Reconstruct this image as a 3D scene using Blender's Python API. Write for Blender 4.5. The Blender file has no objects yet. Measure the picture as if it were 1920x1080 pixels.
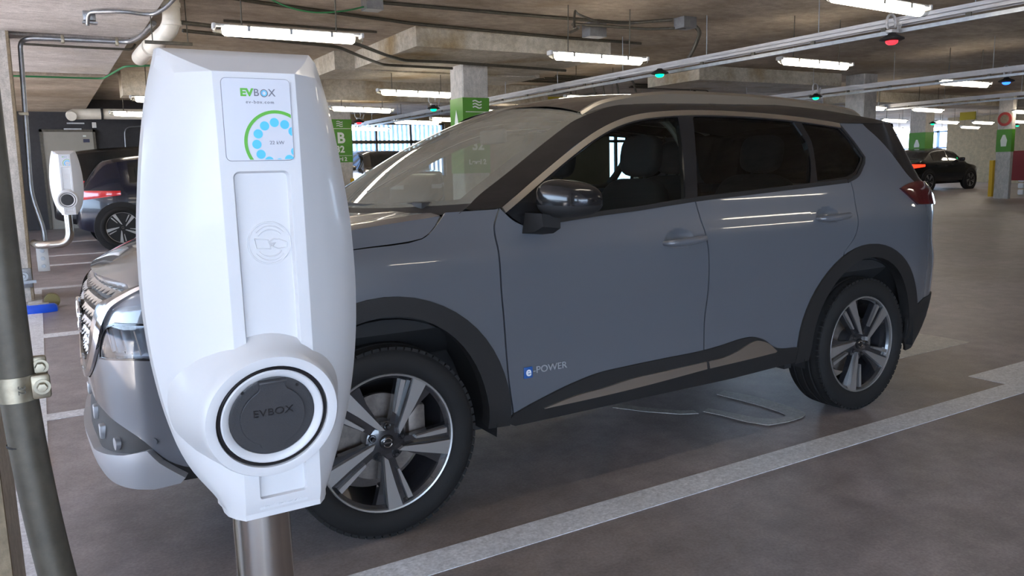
import bpy, bmesh, math, random
import numpy as np
from mathutils import Vector, Matrix
from mathutils.geometry import delaunay_2d_cdt
random.seed(7)
scene = bpy.context.scene
COL = scene.collection
PI = math.pi

# ------------------------------------------------------------------ helpers
def setp(o, label=None, cat=None, group=None, kind=None):
    if label: o['label'] = label
    if cat: o['category'] = cat
    if group: o['group'] = group
    if kind: o['kind'] = kind
    return o

def thing(name, label, cat, loc=(0, 0, 0), rotz=0.0, group=None):
    o = bpy.data.objects.new(name, None)
    o.empty_display_size = 0.1
    COL.objects.link(o)
    o.location = loc
    o.rotation_euler = (0, 0, rotz)
    return setp(o, label, cat, group)

class MB:
    """collects vertices and faces of ONE mesh object"""
    def __init__(s):
        s.v = []; s.f = []; s.m = []
    def add(s, vs, fs, mi=0):
        b = len(s.v)
        s.v += [tuple(float(c) for c in p) for p in vs]
        s.f += [tuple(i + b for i in q) for q in fs]
        s.m += [mi] * len(fs)
        return s
    def box(s, c, d, mi=0, bev=0.0, rot=None):
        x, y, z = d[0] / 2, d[1] / 2, d[2] / 2
        if bev > 0:
            bm = bmesh.new(); bmesh.ops.create_cube(bm, size=1.0)
            for v in bm.verts: v.co = Vector((v.co.x * d[0], v.co.y * d[1], v.co.z * d[2]))
            bmesh.ops.bevel(bm, geom=list(bm.edges), offset=bev, segments=2, affect='EDGES', profile=0.5)
            vs = [v.co.copy() for v in bm.verts]; bm.verts.index_update()
            fs = [tuple(v.index for v in f.verts) for f in bm.faces]; bm.free()
        else:
            vs = [Vector((a, b, e)) for a in (-x, x) for b in (-y, y) for e in (-z, z)]
            fs = [(0, 1, 3, 2), (4, 6, 7, 5), (0, 4, 5, 1), (2, 3, 7, 6), (0, 2, 6, 4), (1, 5, 7, 3)]
        if rot is not None: vs = [rot @ v for v in vs]
        c = Vector(c)
        return s.add([v + c for v in vs], fs, mi)
    def bb(s, a, b, mi=0, bev=0.0):
        return s.box([(a[i] + b[i]) / 2 for i in range(3)], [abs(b[i] - a[i]) for i in range(3)], mi, bev)
    def prism(s, poly, depth, axis='y', at=0.0, mi=0):
        """poly: 2D points; extruded along axis from at to at+depth"""
        n = len(poly)
        def P(p, t):
            return {'y': (p[0], t, p[1]), 'x': (t, p[0], p[1]), 'z': (p[0], p[1], t)}[axis]
        vs = [P(p, at) for p in poly] + [P(p, at + depth) for p in poly]
        fs = [tuple(range(n)), tuple(range(2 * n - 1, n - 1, -1))] + [(i, i + n, (i + 1) % n + n, (i + 1) % n) for i in range(n)]
        return s.add(vs, fs, mi)
    def tube(s, path, r, n=12, caps=True, mi=0, closed=False):
        P = [Vector(p) for p in path]; rs = r if isinstance(r, (list, tuple)) else [r] * len(P)
        vs = []; N = len(P); prev = None
        for i, p in enumerate(P):
            if closed: t = (P[(i + 1) % N] - P[i - 1])
            else: t = (P[min(i + 1, N - 1)] - P[max(i - 1, 0)])
            t.normalize()
            if prev is None:
                a = Vector((0, 0, 1)) if abs(t.z) < .9 else Vector((1, 0, 0))
                u = t.cross(a).normalized()
            else:
                u = (prev - t * prev.dot(t)).normalized()
            prev = u; w = t.cross(u)
            for k in range(n):
                an = 2 * PI * k / n
                vs.append(p + (u * math.cos(an) + w * math.sin(an)) * rs[i])
        fs = []
        for i in range(N if closed else N - 1):
            for k in range(n):
                a = i * n + k; b = i * n + (k + 1) % n; i2 = (i + 1) % N
                fs.append((a, b, i2 * n + (k + 1) % n, i2 * n + k))
        if caps and not closed:
            fs.append(tuple(range(n - 1, -1, -1))); fs.append(tuple((N - 1) * n + k for k in range(n)))
        return s.add(vs, fs, mi)
    def lathe(s, prof, n=48, axis='y', c=(0, 0, 0), mi=0, a0=0.0, a1=2 * PI, sgn=1):
        """prof: (radius, t) pairs; axis through c"""
        full = abs(a1 - a0 - 2 * PI) < 1e-6
        K = n if full else n + 1
        vs = []
        for r, t in prof:
            for k in range(K):
                an = a0 + (a1 - a0) * k / n
                ca, sa = math.cos(an) * r, math.sin(an) * r
                p = {'y': (ca, t, sa), 'z': (ca, sa, t), 'x': (t, ca, sa)}[axis]
                vs.append((p[0] + c[0], p[1] + c[1], p[2] + c[2]))
        fs = []
        for i in range(len(prof) - 1):
            for k in range(n):
                a = i * K + k; b = i * K + (k + 1) % K
                q = (a, b, b + K, a + K)
                fs.append(q if sgn > 0 else q[::-1])
        return s.add(vs, fs, mi)
    def grid(s, rows, mi=0, flip=False):
        R = len(rows); Cn = len(rows[0]); vs = [p for r in rows for p in r]; fs = []
        for i in range(R - 1):
            for j in range(Cn - 1):
                q = (i * Cn + j, i * Cn + j + 1, (i + 1) * Cn + j + 1, (i + 1) * Cn + j)
                fs.append(q[::-1] if flip else q)
        return s.add(vs, fs, mi)
    def mesh(s, name, mats, smooth=35.0, fixn=True):
        me = bpy.data.meshes.new(name)
        me.from_pydata(s.v, [], s.f)
        if fixn:
            bm = bmesh.new(); bm.from_mesh(me)
            bmesh.ops.remove_doubles(bm, verts=bm.verts, dist=1e-5)
            bmesh.ops.recalc_face_normals(bm, faces=bm.faces)
            bm.to_mesh(me); bm.free()
        if not isinstance(mats, (list, tuple)): mats = [mats]
        for m in mats: me.materials.append(m)
        if len(mats) > 1 and len(s.m) == len(me.polygons):
            me.polygons.foreach_set('material_index', s.m)
        if smooth:
            me.polygons.foreach_set('use_smooth', [True] * len(me.polygons))
            me.set_sharp_from_angle(angle=math.radians(smooth))
        me.update()
        return me
    def build(s, name, mats, parent=None, smooth=35.0, loc=(0, 0, 0), label=None, fixn=True):
        o = bpy.data.objects.new(name, s.mesh(name, mats, smooth, fixn))
        COL.objects.link(o); o.location = loc
        if parent is not None: o.parent = parent
        if label: o['label'] = label
        return o

def link_copy(o, parent=None):
    c = o.copy(); COL.objects.link(c)
    if parent is not None: c.parent = parent
    return c
def copy_tree(o, parent=None):
    c = link_copy(o, parent)
    for ch in list(o.children): copy_tree(ch, c)
    return c

def text_mesh(name, body, size, mats, parent, loc, rot=(PI / 2, 0, 0), depth=0.001, align='CENTER', sx=1.0, bold=0.0, label=None, space=1.0):
    cu = bpy.data.curves.new('tmp_text', 'FONT'); cu.body = body; cu.size = size
    cu.align_x = align; cu.align_y = 'CENTER'; cu.extrude = depth; cu.offset = bold; cu.space_character = space
    t = bpy.data.objects.new('tmp_text', cu); COL.objects.link(t)
    dg = bpy.context.evaluated_depsgraph_get()
    me = bpy.data.meshes.new_from_object(t.evaluated_get(dg))
    bpy.data.objects.remove(t); bpy.data.curves.remove(cu)
    me.name = name; me.materials.clear(); me.materials.append(mats)
    o = bpy.data.objects.new(name, me); COL.objects.link(o)
    o.parent = parent; o.location = loc; o.rotation_euler = rot; o.scale = (sx, 1, 1)
    if label: o['label'] = label
    return o

# ------------------------------------------------------------------ curves
def pchip(xs, ys):
    xs = np.array(xs, float); ys = np.array(ys, float); h = np.diff(xs); dl = np.diff(ys) / h; n = len(xs)
    m = np.zeros(n)
    for i in range(1, n - 1):
        if dl[i - 1] * dl[i] > 0:
            w1 = 2 * h[i] + h[i - 1]; w2 = h[i] + 2 * h[i - 1]; m[i] = (w1 + w2) / (w1 / dl[i - 1] + w2 / dl[i])
    m[0] = dl[0]; m[-1] = dl[-1]
    def f(x):
        x = np.clip(np.asarray(x, float), xs[0], xs[-1]); i = np.clip(np.searchsorted(xs, x) - 1, 0, n - 2)
        t = (x - xs[i]) / h[i]
        return ((1 + 2 * t) * (1 - t) ** 2) * ys[i] + t * (1 - t) ** 2 * h[i] * m[i] + t * t * (3 - 2 * t) * ys[i + 1] + t * t * (t - 1) * h[i] * m[i + 1]
    return f
def catmull(P, n=24):
    P = np.array(P, float); Q = np.vstack([2 * P[0] - P[1], P, 2 * P[-1] - P[-2]]); out = []
    for i in range(1, len(Q) - 2):
        p0, p1, p2, p3 = Q[i - 1:i + 3]
        t0 = 0; t1 = t0 + np.linalg.norm(p1 - p0) ** .5; t2 = t1 + np.linalg.norm(p2 - p1) ** .5; t3 = t2 + np.linalg.norm(p3 - p2) ** .5
        for t in np.linspace(t1, t2, n, endpoint=False):
            A1 = (t1 - t) / (t1 - t0) * p0 + (t - t0) / (t1 - t0) * p1; A2 = (t2 - t) / (t2 - t1) * p1 + (t - t1) / (t2 - t1) * p2; A3 = (t3 - t) / (t3 - t2) * p2 + (t - t2) / (t3 - t2) * p3
            B1 = (t2 - t) / (t2 - t0) * A1 + (t - t0) / (t2 - t0) * A2; B2 = (t3 - t) / (t3 - t1) * A2 + (t - t1) / (t3 - t1) * A3
            out.append((t2 - t) / (t2 - t1) * B1 + (t - t1) / (t2 - t1) * B2)
    out.append(Q[-2]); return np.array(out)
def curve3(P, n=8): return [tuple(p) for p in catmull(P, n)]
def bend(path, r=0.08, n=5):
    """polyline with rounded corners"""
    P = [Vector(p) for p in path]; out = [P[0]]
    for i in range(1, len(P) - 1):
        a = (P[i - 1] - P[i]); b = (P[i + 1] - P[i])
        d = min(r, a.length * .45, b.length * .45); a = P[i] + a.normalized() * d; b = P[i] + b.normalized() * d
        for k in range(n + 1):
            t = k / n; out.append(a * (1 - t) ** 2 + P[i] * 2 * t * (1 - t) + b * t * t)
    out.append(P[-1]); return out

# ------------------------------------------------------------------ materials
def new_mat(name):
    m = bpy.data.materials.new(name); m.use_nodes = True
    nt = m.node_tree; b = nt.nodes['Principled BSDF']
    return m, nt, b
def mat(name, col, rough=0.5, metal=0.0, coat=0.0, emit=None, es=0.0, spec=None, vary=0.0, vscale=8.0, bump=0.0, bscale=200.0, rvary=0.0):
    m, nt, b = new_mat(name)
    b.inputs['Base Color'].default_value = (*col, 1); b.inputs['Roughness'].default_value = rough
    b.inputs['Metallic'].default_value = metal; b.inputs['Coat Weight'].default_value = coat; b.inputs['Coat Roughness'].default_value = 0.03
    if spec is not None: b.inputs['Specular IOR Level'].default_value = spec
    if emit: b.inputs['Emission Color'].default_value = (*emit, 1); b.inputs['Emission Strength'].default_value = es
    tc = None
    if vary or bump or rvary:
        tc = nt.nodes.new('ShaderNodeTexCoord')
    if vary:
        n = nt.nodes.new('ShaderNodeTexNoise'); n.inputs['Scale'].default_value = vscale; n.inputs['Detail'].default_value = 8; n.inputs['Roughness'].default_value = .65
        nt.links.new(tc.outputs['Object'], n.inputs['Vector'])
        r = nt.nodes.new('ShaderNodeMapRange'); r.inputs['From Min'].default_value = .3; r.inputs['From Max'].default_value = .7
        r.inputs['To Min'].default_value = 1 - vary; r.inputs['To Max'].default_value = 1 + vary
        nt.links.new(n.outputs['Fac'], r.inputs['Value'])
        x = nt.nodes.new('ShaderNodeMix'); x.data_type = 'RGBA'; x.blend_type = 'MULTIPLY'; x.inputs['Factor'].default_value = 1
        x.inputs['A'].default_value = (*col, 1); nt.links.new(r.outputs['Result'], x.inputs['B']); nt.links.new(x.outputs['Result'], b.inputs['Base Color'])
        if rvary:
            r2 = nt.nodes.new('ShaderNodeMapRange'); r2.inputs['From Min'].default_value = .3; r2.inputs['From Max'].default_value = .7
            r2.inputs['To Min'].default_value = max(0, rough - rvary); r2.inputs['To Max'].default_value = min(1, rough + rvary)
            nt.links.new(n.outputs['Fac'], r2.inputs['Value']); nt.links.new(r2.outputs['Result'], b.inputs['Roughness'])
    if bump:
        n = nt.nodes.new('ShaderNodeTexNoise'); n.inputs['Scale'].default_value = bscale; n.inputs['Detail'].default_value = 4
        nt.links.new(tc.outputs['Object'], n.inputs['Vector'])
        bp = nt.nodes.new('ShaderNodeBump'); bp.inputs['Strength'].default_value = bump; bp.inputs['Distance'].default_value = .01
        nt.links.new(n.outputs['Fac'], bp.inputs['Height']); nt.links.new(bp.outputs['Normal'], b.inputs['Normal'])
    return m
def glass(name, tint, rough=0.0, ior=1.5):
    """thin pane: fresnel mix of tinted see-through and mirror"""
    m = bpy.data.materials.new(name); m.use_nodes = True; nt = m.node_tree; nt.nodes.clear()
    o = nt.nodes.new('ShaderNodeOutputMaterial'); mx = nt.nodes.new('ShaderNodeMixShader'); f = nt.nodes.new('ShaderNodeFresnel'); f.inputs['IOR'].default_value = ior
    t = nt.nodes.new('ShaderNodeBsdfTransparent'); t.inputs['Color'].default_value = (*tint, 1)
    g = nt.nodes.new('ShaderNodeBsdfGlossy'); g.inputs['Roughness'].default_value = rough
    ge = nt.nodes.new('ShaderNodeNewGeometry'); mr = nt.nodes.new('ShaderNodeMapRange'); mr.inputs['To Min'].default_value = ior; mr.inputs['To Max'].default_value = 1 / ior
    nt.links.new(ge.outputs['Backfacing'], mr.inputs['Value']); nt.links.new(mr.outputs['Result'], f.inputs['IOR'])  # same mirror strength from both sides of the pane
    nt.links.new(f.outputs[0], mx.inputs[0]); nt.links.new(t.outputs[0], mx.inputs[1]); nt.links.new(g.outputs[0], mx.inputs[2]); nt.links.new(mx.outputs[0], o.inputs[0])
    return m
def add_dust_sheen(m, col, amt):
    """pale film on a pane: dust plus ceiling reflection put into the colour"""
    nt = m.node_tree; o = [n for n in nt.nodes if n.type == 'OUTPUT_MATERIAL'][0]; src = o.inputs[0].links[0].from_socket
    d = nt.nodes.new('ShaderNodeBsdfDiffuse'); d.inputs['Color'].default_value = (*col, 1)
    n = nt.nodes.new('ShaderNodeTexNoise'); n.inputs['Scale'].default_value = 3; n.inputs['Detail'].default_value = 6
    r = nt.nodes.new('ShaderNodeMapRange'); r.inputs['From Min'].default_value = .3; r.inputs['From Max'].default_value = .7; r.inputs['To Min'].default_value = amt * .75; r.inputs['To Max'].default_value = amt * 1.25
    mx = nt.nodes.new('ShaderNodeMixShader'); nt.links.new(n.outputs['Fac'], r.inputs['Value']); nt.links.new(r.outputs['Result'], mx.inputs[0]); nt.links.new(src, mx.inputs[1]); nt.links.new(d.outputs[0], mx.inputs[2]); nt.links.new(mx.outputs[0], o.inputs[0])
    return m
def translucent(name, col, t):
    m = bpy.data.materials.new(name); m.use_nodes = True; nt = m.node_tree; nt.nodes.clear()
    o = nt.nodes.new('ShaderNodeOutputMaterial'); mx = nt.nodes.new('ShaderNodeMixShader'); mx.inputs[0].default_value = t
    d = nt.nodes.new('ShaderNodeBsdfDiffuse'); d.inputs[0].default_value = (*col, 1); a = nt.nodes.new('ShaderNodeBsdfTranslucent'); a.inputs[0].default_value = (*col, 1)
    nt.links.new(d.outputs[0], mx.inputs[1]); nt.links.new(a.outputs[0], mx.inputs[2]); nt.links.new(mx.outputs[0], o.inputs[0]); return m
def concrete(name, c1, c2, rough=0.8, scale=1.2, stretch=(1, 1, 1), bump=.25, board=None, stain=None, stain_amt=.5, spots=None):
    m, nt, b = new_mat(name); L = nt.links.new
    tc = nt.nodes.new('ShaderNodeTexCoord'); mp = nt.nodes.new('ShaderNodeMapping'); mp.inputs['Scale'].default_value = stretch; L(tc.outputs['Object'], mp.inputs['Vector'])
    n1 = nt.nodes.new('ShaderNodeTexNoise'); n1.inputs['Scale'].default_value = scale; n1.inputs['Detail'].default_value = 10; n1.inputs['Roughness'].default_value = .68; L(mp.outputs[0], n1.inputs['Vector'])
    cr = nt.nodes.new('ShaderNodeValToRGB'); cr.color_ramp.elements[0].position = .3; cr.color_ramp.elements[1].position = .72
    cr.color_ramp.elements[0].color = (*c1, 1); cr.color_ramp.elements[1].color = (*c2, 1); L(n1.outputs['Fac'], cr.inputs['Fac'])
    out = cr.outputs['Color']
    if stain:
        n2 = nt.nodes.new('ShaderNodeTexNoise'); n2.inputs['Scale'].default_value = scale * .45; n2.inputs['Detail'].default_value = 6; L(tc.outputs['Object'], n2.inputs['Vector'])
        r2 = nt.nodes.new('ShaderNodeMapRange'); r2.inputs['From Min'].default_value = .52; r2.inputs['From Max'].default_value = .72; r2.inputs['To Max'].default_value = stain_amt; L(n2.outputs['Fac'], r2.inputs['Value'])
        mx = nt.nodes.new('ShaderNodeMix'); mx.data_type = 'RGBA'; L(r2.outputs['Result'], mx.inputs['Factor']); L(out, mx.inputs['A']); mx.inputs['B'].default_value = (*stain, 1); out = mx.outputs['Result']
    n3 = nt.nodes.new('ShaderNodeTexNoise'); n3.inputs['Scale'].default_value = 90; n3.inputs['Detail'].default_value = 3; L(tc.outputs['Object'], n3.inputs['Vector'])
    r3 = nt.nodes.new('ShaderNodeMapRange'); r3.inputs['From Min'].default_value = .35; r3.inputs['From Max'].default_value = .65; r3.inputs['To Min'].default_value = .86; r3.inputs['To Max'].default_value = 1.1; L(n3.outputs['Fac'], r3.inputs['Value'])
    m3 = nt.nodes.new('ShaderNodeMix'); m3.data_type = 'RGBA'; m3.blend_type = 'MULTIPLY'; m3.inputs['Factor'].default_value = 1; L(out, m3.inputs['A']); L(r3.outputs['Result'], m3.inputs['B']); out = m3.outputs['Result']
    n4 = nt.nodes.new('ShaderNodeTexNoise'); n4.inputs['Scale'].default_value = scale * 7; n4.inputs['Detail'].default_value = 8; n4.inputs['Roughness'].default_value = .7; L(mp.outputs[0], n4.inputs['Vector'])
    r4 = nt.nodes.new('ShaderNodeMapRange'); r4.inputs['From Min'].default_value = .35; r4.inputs['From Max'].default_value = .65; r4.inputs['To Min'].default_value = .80; r4.inputs['To Max'].default_value = 1.16; L(n4.outputs['Fac'], r4.inputs['Value'])
    m4 = nt.nodes.new('ShaderNodeMix'); m4.data_type = 'RGBA'; m4.blend_type = 'MULTIPLY'; m4.inputs['Factor'].default_value = 1; L(out, m4.inputs['A']); L(r4.outputs['Result'], m4.inputs['B']); out = m4.outputs['Result']
    L(out, b.inputs['Base Color'])
    rr = nt.nodes.new('ShaderNodeMapRange'); rr.inputs['From Min'].default_value = .3; rr.inputs['From Max'].default_value = .7; rr.inputs['To Min'].default_value = rough - .09; rr.inputs['To Max'].default_value = min(1, rough + .09)
    L(n1.outputs['Fac'], rr.inputs['Value']); L(rr.outputs['Result'], b.inputs['Roughness'])
    bp = nt.nodes.new('ShaderNodeBump'); bp.inputs['Strength'].default_value = bump; bp.inputs['Distance'].default_value = .006; L(n3.outputs['Fac'], bp.inputs['Height']); L(bp.outputs['Normal'], b.inputs['Normal'])
    return m

M = {}
M['paint'] = mat('car_paint_grey_blue', (.102, .110, .126), .32, 0.0, 1.0)
M['gloss_black'] = mat('gloss_black', (.012, .012, .013), .16, 0, .15, spec=.4)
M['black_roof'] = mat('black_roof_paint', (.016, .014, .013), .22, 0, 1.0)
M['plastic'] = mat('black_plastic', (.017, .016, .016), .6, spec=.35, bump=.15, bscale=400)
M['dark'] = mat('dark_lining', (.012, .012, .013), .8)
M['chrome'] = mat('chrome', (.75, .75, .76), .08, 1)
M['satin'] = mat('satin_trim', (.66, .62, .56), .36, 1)
M['silver'] = mat('silver_plastic', (.40, .41, .43), .38, .35, .3)
M['machined'] = mat('machined_alloy', (.42, .41, .40), .36, .75)
M['wheel_black'] = mat('wheel_black_paint', (.022, .022, .025), .25, 0, .8)
M['rubber'] = mat('tyre_rubber', (.013, .0125, .0125), .75, spec=.3, bump=.1, bscale=300)
M['brake'] = mat('brake_iron', (.20, .17, .15), .5, .6, vary=.3, vscale=30)
M['seat'] = mat('seat_leather', (.012, .012, .013), .8, spec=.25)
M['dash'] = mat('dashboard_plastic', (.035, .034, .034), .65)
M['glass'] = glass('clear_glass', (.52, .58, .56))
M['wind'] = add_dust_sheen(glass('windshield_glass', (.70, .74, .70), 0.0, 1.85), (.62, .58, .48), .24)  # beige film stands in for ceiling reflection as well as dust
M['tint'] = glass('tinted_privacy_glass', (.26, .33, .34))
M['lens'] = glass('lamp_lens', (.92, .94, .97))
M['red_lens'] = mat('tail_lamp_red', (.075, .004, .006), .08, 0, 1.0)
M['blue_badge'] = mat('blue_badge', (.02, .09, .30), .3)
M['white'] = mat('white_letter', (.75, .76, .78), .4)
M['ev_white'] = mat('charger_white_plastic', (.65, .65, .66), .38, 0, .15, bump=.02, bscale=500)
M['ev_label'] = mat('label_sticker_white', (.60, .61, .66), .25)
M['ev_green'] = mat('logo_green', (.10, .42, .03), .4)
M['ev_blue'] = mat('logo_cyan', (.08, .52, .86), .4)
M['ev_grey'] = mat('logo_grey', (.16, .16, .19), .4)
M['ev_black'] = mat('socket_black_plastic', (.042, .042, .045), .45, bump=.12, bscale=600)
M['seal'] = mat('black_seal', (.012, .011, .012), .3)
M['steel'] = mat('brushed_steel', (.50, .47, .43), .24, 1, vary=.08, vscale=3)
M['galv'] = mat('galvanised_steel', (.33, .34, .35), .38, .8, vary=.2, vscale=14)
M['galv_dirty'] = mat('weathered_conduit', (.082, .072, .054), .5, .35, vary=.3, vscale=22)
M['bronze_clip'] = mat('zinc_clamp', (.34, .30, .22), .42, .8, vary=.25, vscale=40)
M['pvc'] = mat('pvc_white', (.66, .62, .54), .38, vary=.08, vscale=10)
M['fixture'] = mat('fixture_grey', (.50, .50, .49), .5)
M['diffuser_end'] = glass('fixture_cover', (.85, .87, .85))
M['tube'] = mat('fluorescent_tube', (.9, .9, .88), .4, emit=(1.0, .89, .73), es=7.0)
M['tray'] = mat('cable_tray_white', (.46, .45, .45), .45, .2, vary=.12, vscale=4)
M['cable'] = mat('black_cable', (.02, .02, .02), .5)
M['green_cable'] = mat('green_cable', (.02, .15, .05), .5)
M['green_sign'] = mat('green_sign_paint', (.065, .225, .018), .5, vary=.08, vscale=5)
M['sign_white'] = mat('sign_white_paint', (.66, .68, .62), .5)
M['yellow'] = mat('yellow_paint', (.60, .36, .01), .5)
M['yellow_sign'] = mat('yellow_sign', (.42, .33, .01), .5)
M['navy'] = mat('navy_sign', (.01, .012, .05), .4)
M['red_panel'] = mat('red_banner', (.17, .008, .012), .55)
M['red_sign'] = mat('red_ring', (.32, .03, .025), .5)
M['blue_foot'] = mat('blue_rubber', (.005, .09, .72), .3, 0, .3)
M['brass'] = mat('dull_brass', (.20, .16, .06), .45, .5)
M['cream'] = mat('cream_foam', (.52, .47, .36), .7)
for k, c in (('green', (0, 1, .28)), ('red', (1, .02, .03)), ('blue', (.02, .12, 1))):
    M['led_' + k] = mat('led_' + k, c, .3, emit=c, es=1.1 if k != 'blue' else 1.5)
M['slab'] = concrete('ceiling_concrete', (.25, .195, .14), (.54, .46, .37), .85, 1.3, (.8, 1.25, 1), .2, stain=(.25, .18, .09), stain_amt=.6)
M['soffit'] = concrete('beam_concrete', (.50, .47, .455), (.74, .71, .69), .85, 1.9, (.6, 1.7, 1), .2, stain=(.42, .35, .25), stain_amt=.4)
M['beam'] = concrete('drop_panel_concrete', (.34, .29, .21), (.58, .53, .44), .85, 2.2, (1, 1, 1), .25, stain=(.25, .16, .055), stain_amt=1.0)
M['pillar'] = concrete('pillar_concrete', (.40, .375, .335), (.54, .51, .47), .85, 2.2, (1, 1, .6), .3)
M['pillar_edge'] = concrete('brown_edge_concrete', (.17, .13, .08), (.30, .24, .16), .85, 5, (1, 1, .6), .3)
M['floor'] = concrete('floor_concrete', (.175, .155, .157), (.40, .36, .36), .41, .9, (1, 1, 1), .06, stain=(.15, .11, .078), stain_amt=.75)
M['paint_line'] = concrete('worn_line_paint', (.56, .57, .59), (.74, .75, .77), .45, 5, (1, 1, 1), .1)
M['paint_dull'] = concrete('worn_symbol_paint', (.36, .35, .32), (.52, .50, .46), .45, 3, (1, 1, 1), .1)
M['dark_wall'] = concrete('dark_wall_paint', (.022, .021, .023), (.035, .033, .035), .7, 1.5)
M['beige_wall'] = concrete('beige_wall', (.205, .155, .088), (.255, .20, .12), .8, 1.0)
M['door_beige'] = mat('beige_steel_door', (.27, .25, .21), .5, vary=.06, vscale=4)
M['ground'] = mat('outside_ground', (.48, .48, .47), .9)
M['louver'] = translucent('louver_polycarbonate', (.62, .76, .92), .75)
M['bg_navy'] = mat('navy_car_paint', (.006, .008, .020), .22, 0, .4)
M['bg_black'] = mat('black_car_paint', (.007, .007, .008), .25, 0, .4)
M['bg_bronze'] = mat('bronze_car_paint', (.12, .105, .09), .22, .3, 1)
M['bg_silver'] = mat('dark_grey_car_paint', (.055, .052, .050), .22, .3, 1)
M['bg_glass'] = mat('dark_car_glass', (.010, .012, .014), .05, 0, .5)
M['red_tail'] = mat('red_tail_lamp', (.55, .012, .016), .15, 0, 1)
M['tail_lit'] = mat('lit_tail_lamp', (.6, .02, .01), .2, emit=(1, .03, .01), es=1.2)

# ================================================================== THE GREY SUV
# body surface: plan outline swept vertically, pulled inwards by height profiles
PLAN=[(-.925,.06),(-.925,0),(-.918,-.2),(-.90,-.40),(-.865,-.56),(-.80,-.69),(-.68,-.79),(-.50,-.86),(-.28,-.898),(0,-.915),(.5,-.912),(1.4,-.908),(2.2,-.912),(2.7,-.92),(3.0,-.912),(3.22,-.89),(3.41,-.84),(3.55,-.75),(3.635,-.60),(3.69,-.36),(3.70,0),(3.70,.06)]
_c=catmull(PLAN,30); _c=_c[30:-30]
_s=np.concatenate([[0],np.cumsum(np.linalg.norm(np.diff(_c,axis=0),axis=1))])
i0=np.argmin(np.abs(_c[:,0]-.9)+10*(_c[:,1]>-.5)); _u=_s-_s[i0]+.9+(_c[i0,0]-.9)
_n=np.gradient(_c,_s,axis=0); _n=np.stack([_n[:,1],-_n[:,0]],1); _n/=np.linalg.norm(_n,axis=1)[:,None]
UF,UR=_u[0],_u[-1]
ds=pchip([.15,.22,.33,.42,.50,.62,.80,.93,1.00,1.035,1.08,1.13,1.17,1.21,1.30,1.40,1.50,1.57,1.62,1.68],[.10,.075,.035,.018,.016,.010,0,.003,.006,.013,.030,.043,.052,.066,.108,.157,.208,.246,.285,.36])
df=pchip([.15,.22,.30,.38,.50,.65,.80,.90,.96,1.00,1.05,1.7],[.10,.055,.01,0,.012,.005,0,.02,.055,.085,.13,.8])
dr=pchip([.15,.22,.28,.35,.45,.55,.70,.76,.80,.88,.98,1.04,1.09,1.13,1.18,1.24,1.40,1.52,1.60,1.68],[.32,.30,.27,.19,.06,.01,0,.005,.03,.07,.065,.02,.0,.01,.08,.22,.34,.43,.48,.54])
def plan(u):
    return np.interp(u,_u,_c[:,0]),np.interp(u,_u,_c[:,1]),np.interp(u,_u,_n[:,0]),np.interp(u,_u,_n[:,1])
def S(u,z,off=0.):
    u=np.asarray(u,float);z=np.asarray(z,float)
    x,y,nx,ny=plan(u)
    d=ds(z)*ny**2+np.where(nx<0,df(z),dr(z))*nx**2-off
    return np.stack([x-nx*d,y-ny*d,z+0*x],-1)
DENTS = [(1.40, 1.012, .085, .046, .020), (2.40, 1.062, .085, .042, .020)]
def Sd(u, z, off=0.0):
    u = np.asarray(u, float); z = np.asarray(z, float); o = off + 0 * u
    for uc, zc, ru, rz, d in DENTS:
        r2 = ((u - uc) / ru) ** 2 + ((z - zc) / rz) ** 2
        o = o - d * np.clip(1 - r2, 0, 1) ** 1.2
    # shallow sculpted hollow along the lower doors
    o = o - .010 * np.exp(-((z - .60 - .03 * (u - .5)) / .10) ** 2) * np.clip((u - .5) / .3, 0, 1) * np.clip((2.2 - u) / .3, 0, 1)
    return S(u, z, o)
def seg(*pts, n=6):
    return [tuple(p) for p in catmull(pts, n)] if len(pts) > 2 else [tuple(map(float, p)) for p in pts]
def path(*segs):
    out = []
    for s in segs:
        for p in s:
            if not out or math.hypot(p[0] - out[-1][0], p[1] - out[-1][1]) > 1e-4: out.append((float(p[0]), float(p[1])))
    if math.hypot(out[0][0] - out[-1][0], out[0][1] - out[-1][1]) < 1e-4: out.pop()
    return out
def resample(poly, step):
    out = []
    for i, p in enumerate(poly):
        q = poly[(i + 1) % len(poly)]; d = math.hypot(q[0] - p[0], q[1] - p[1]); n = max(1, int(math.ceil(d / step - 1e-6)))
        for k in range(n): out.append((p[0] + (q[0] - p[0]) * k / n, p[1] + (q[1] - p[1]) * k / n))
    return out
def inpoly(P, poly):
    x, y = P[:, 0], P[:, 1]; r = np.zeros(len(P), bool); n = len(poly)
    for i in range(n):
        x1, y1 = poly[i]; x2, y2 = poly[(i + 1) % n]
        if y1 == y2: continue
        c = ((y1 > y) != (y2 > y)) & (x < (x2 - x1) * (y - y1) / (y2 - y1) + x1); r ^= c
    return r
def shrink(poly, d):
    """offset a polygon inwards by d (counter-clockwise or clockwise)"""
    A = sum(poly[i][0] * poly[(i + 1) % len(poly)][1] - poly[(i + 1) % len(poly)][0] * poly[i][1] for i in range(len(poly)))
    sg = 1 if A > 0 else -1; out = []; n = len(poly)
    for i in range(n):
        a, b, c = poly[i - 1], poly[i], poly[(i + 1) % n]
        def nr(p, q):
            dx, dy = q[0] - p[0], q[1] - p[1]; l = math.hypot(dx, dy) or 1; return (-dy / l * sg, dx / l * sg)
        n1, n2 = nr(a, b), nr(b, c); k = 1 + n1[0] * n2[0] + n1[1] * n2[1]; k = max(k, .35)
        out.append((b[0] + (n1[0] + n2[0]) / k * d, b[1] + (n1[1] + n2[1]) / k * d))
    return out
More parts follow.
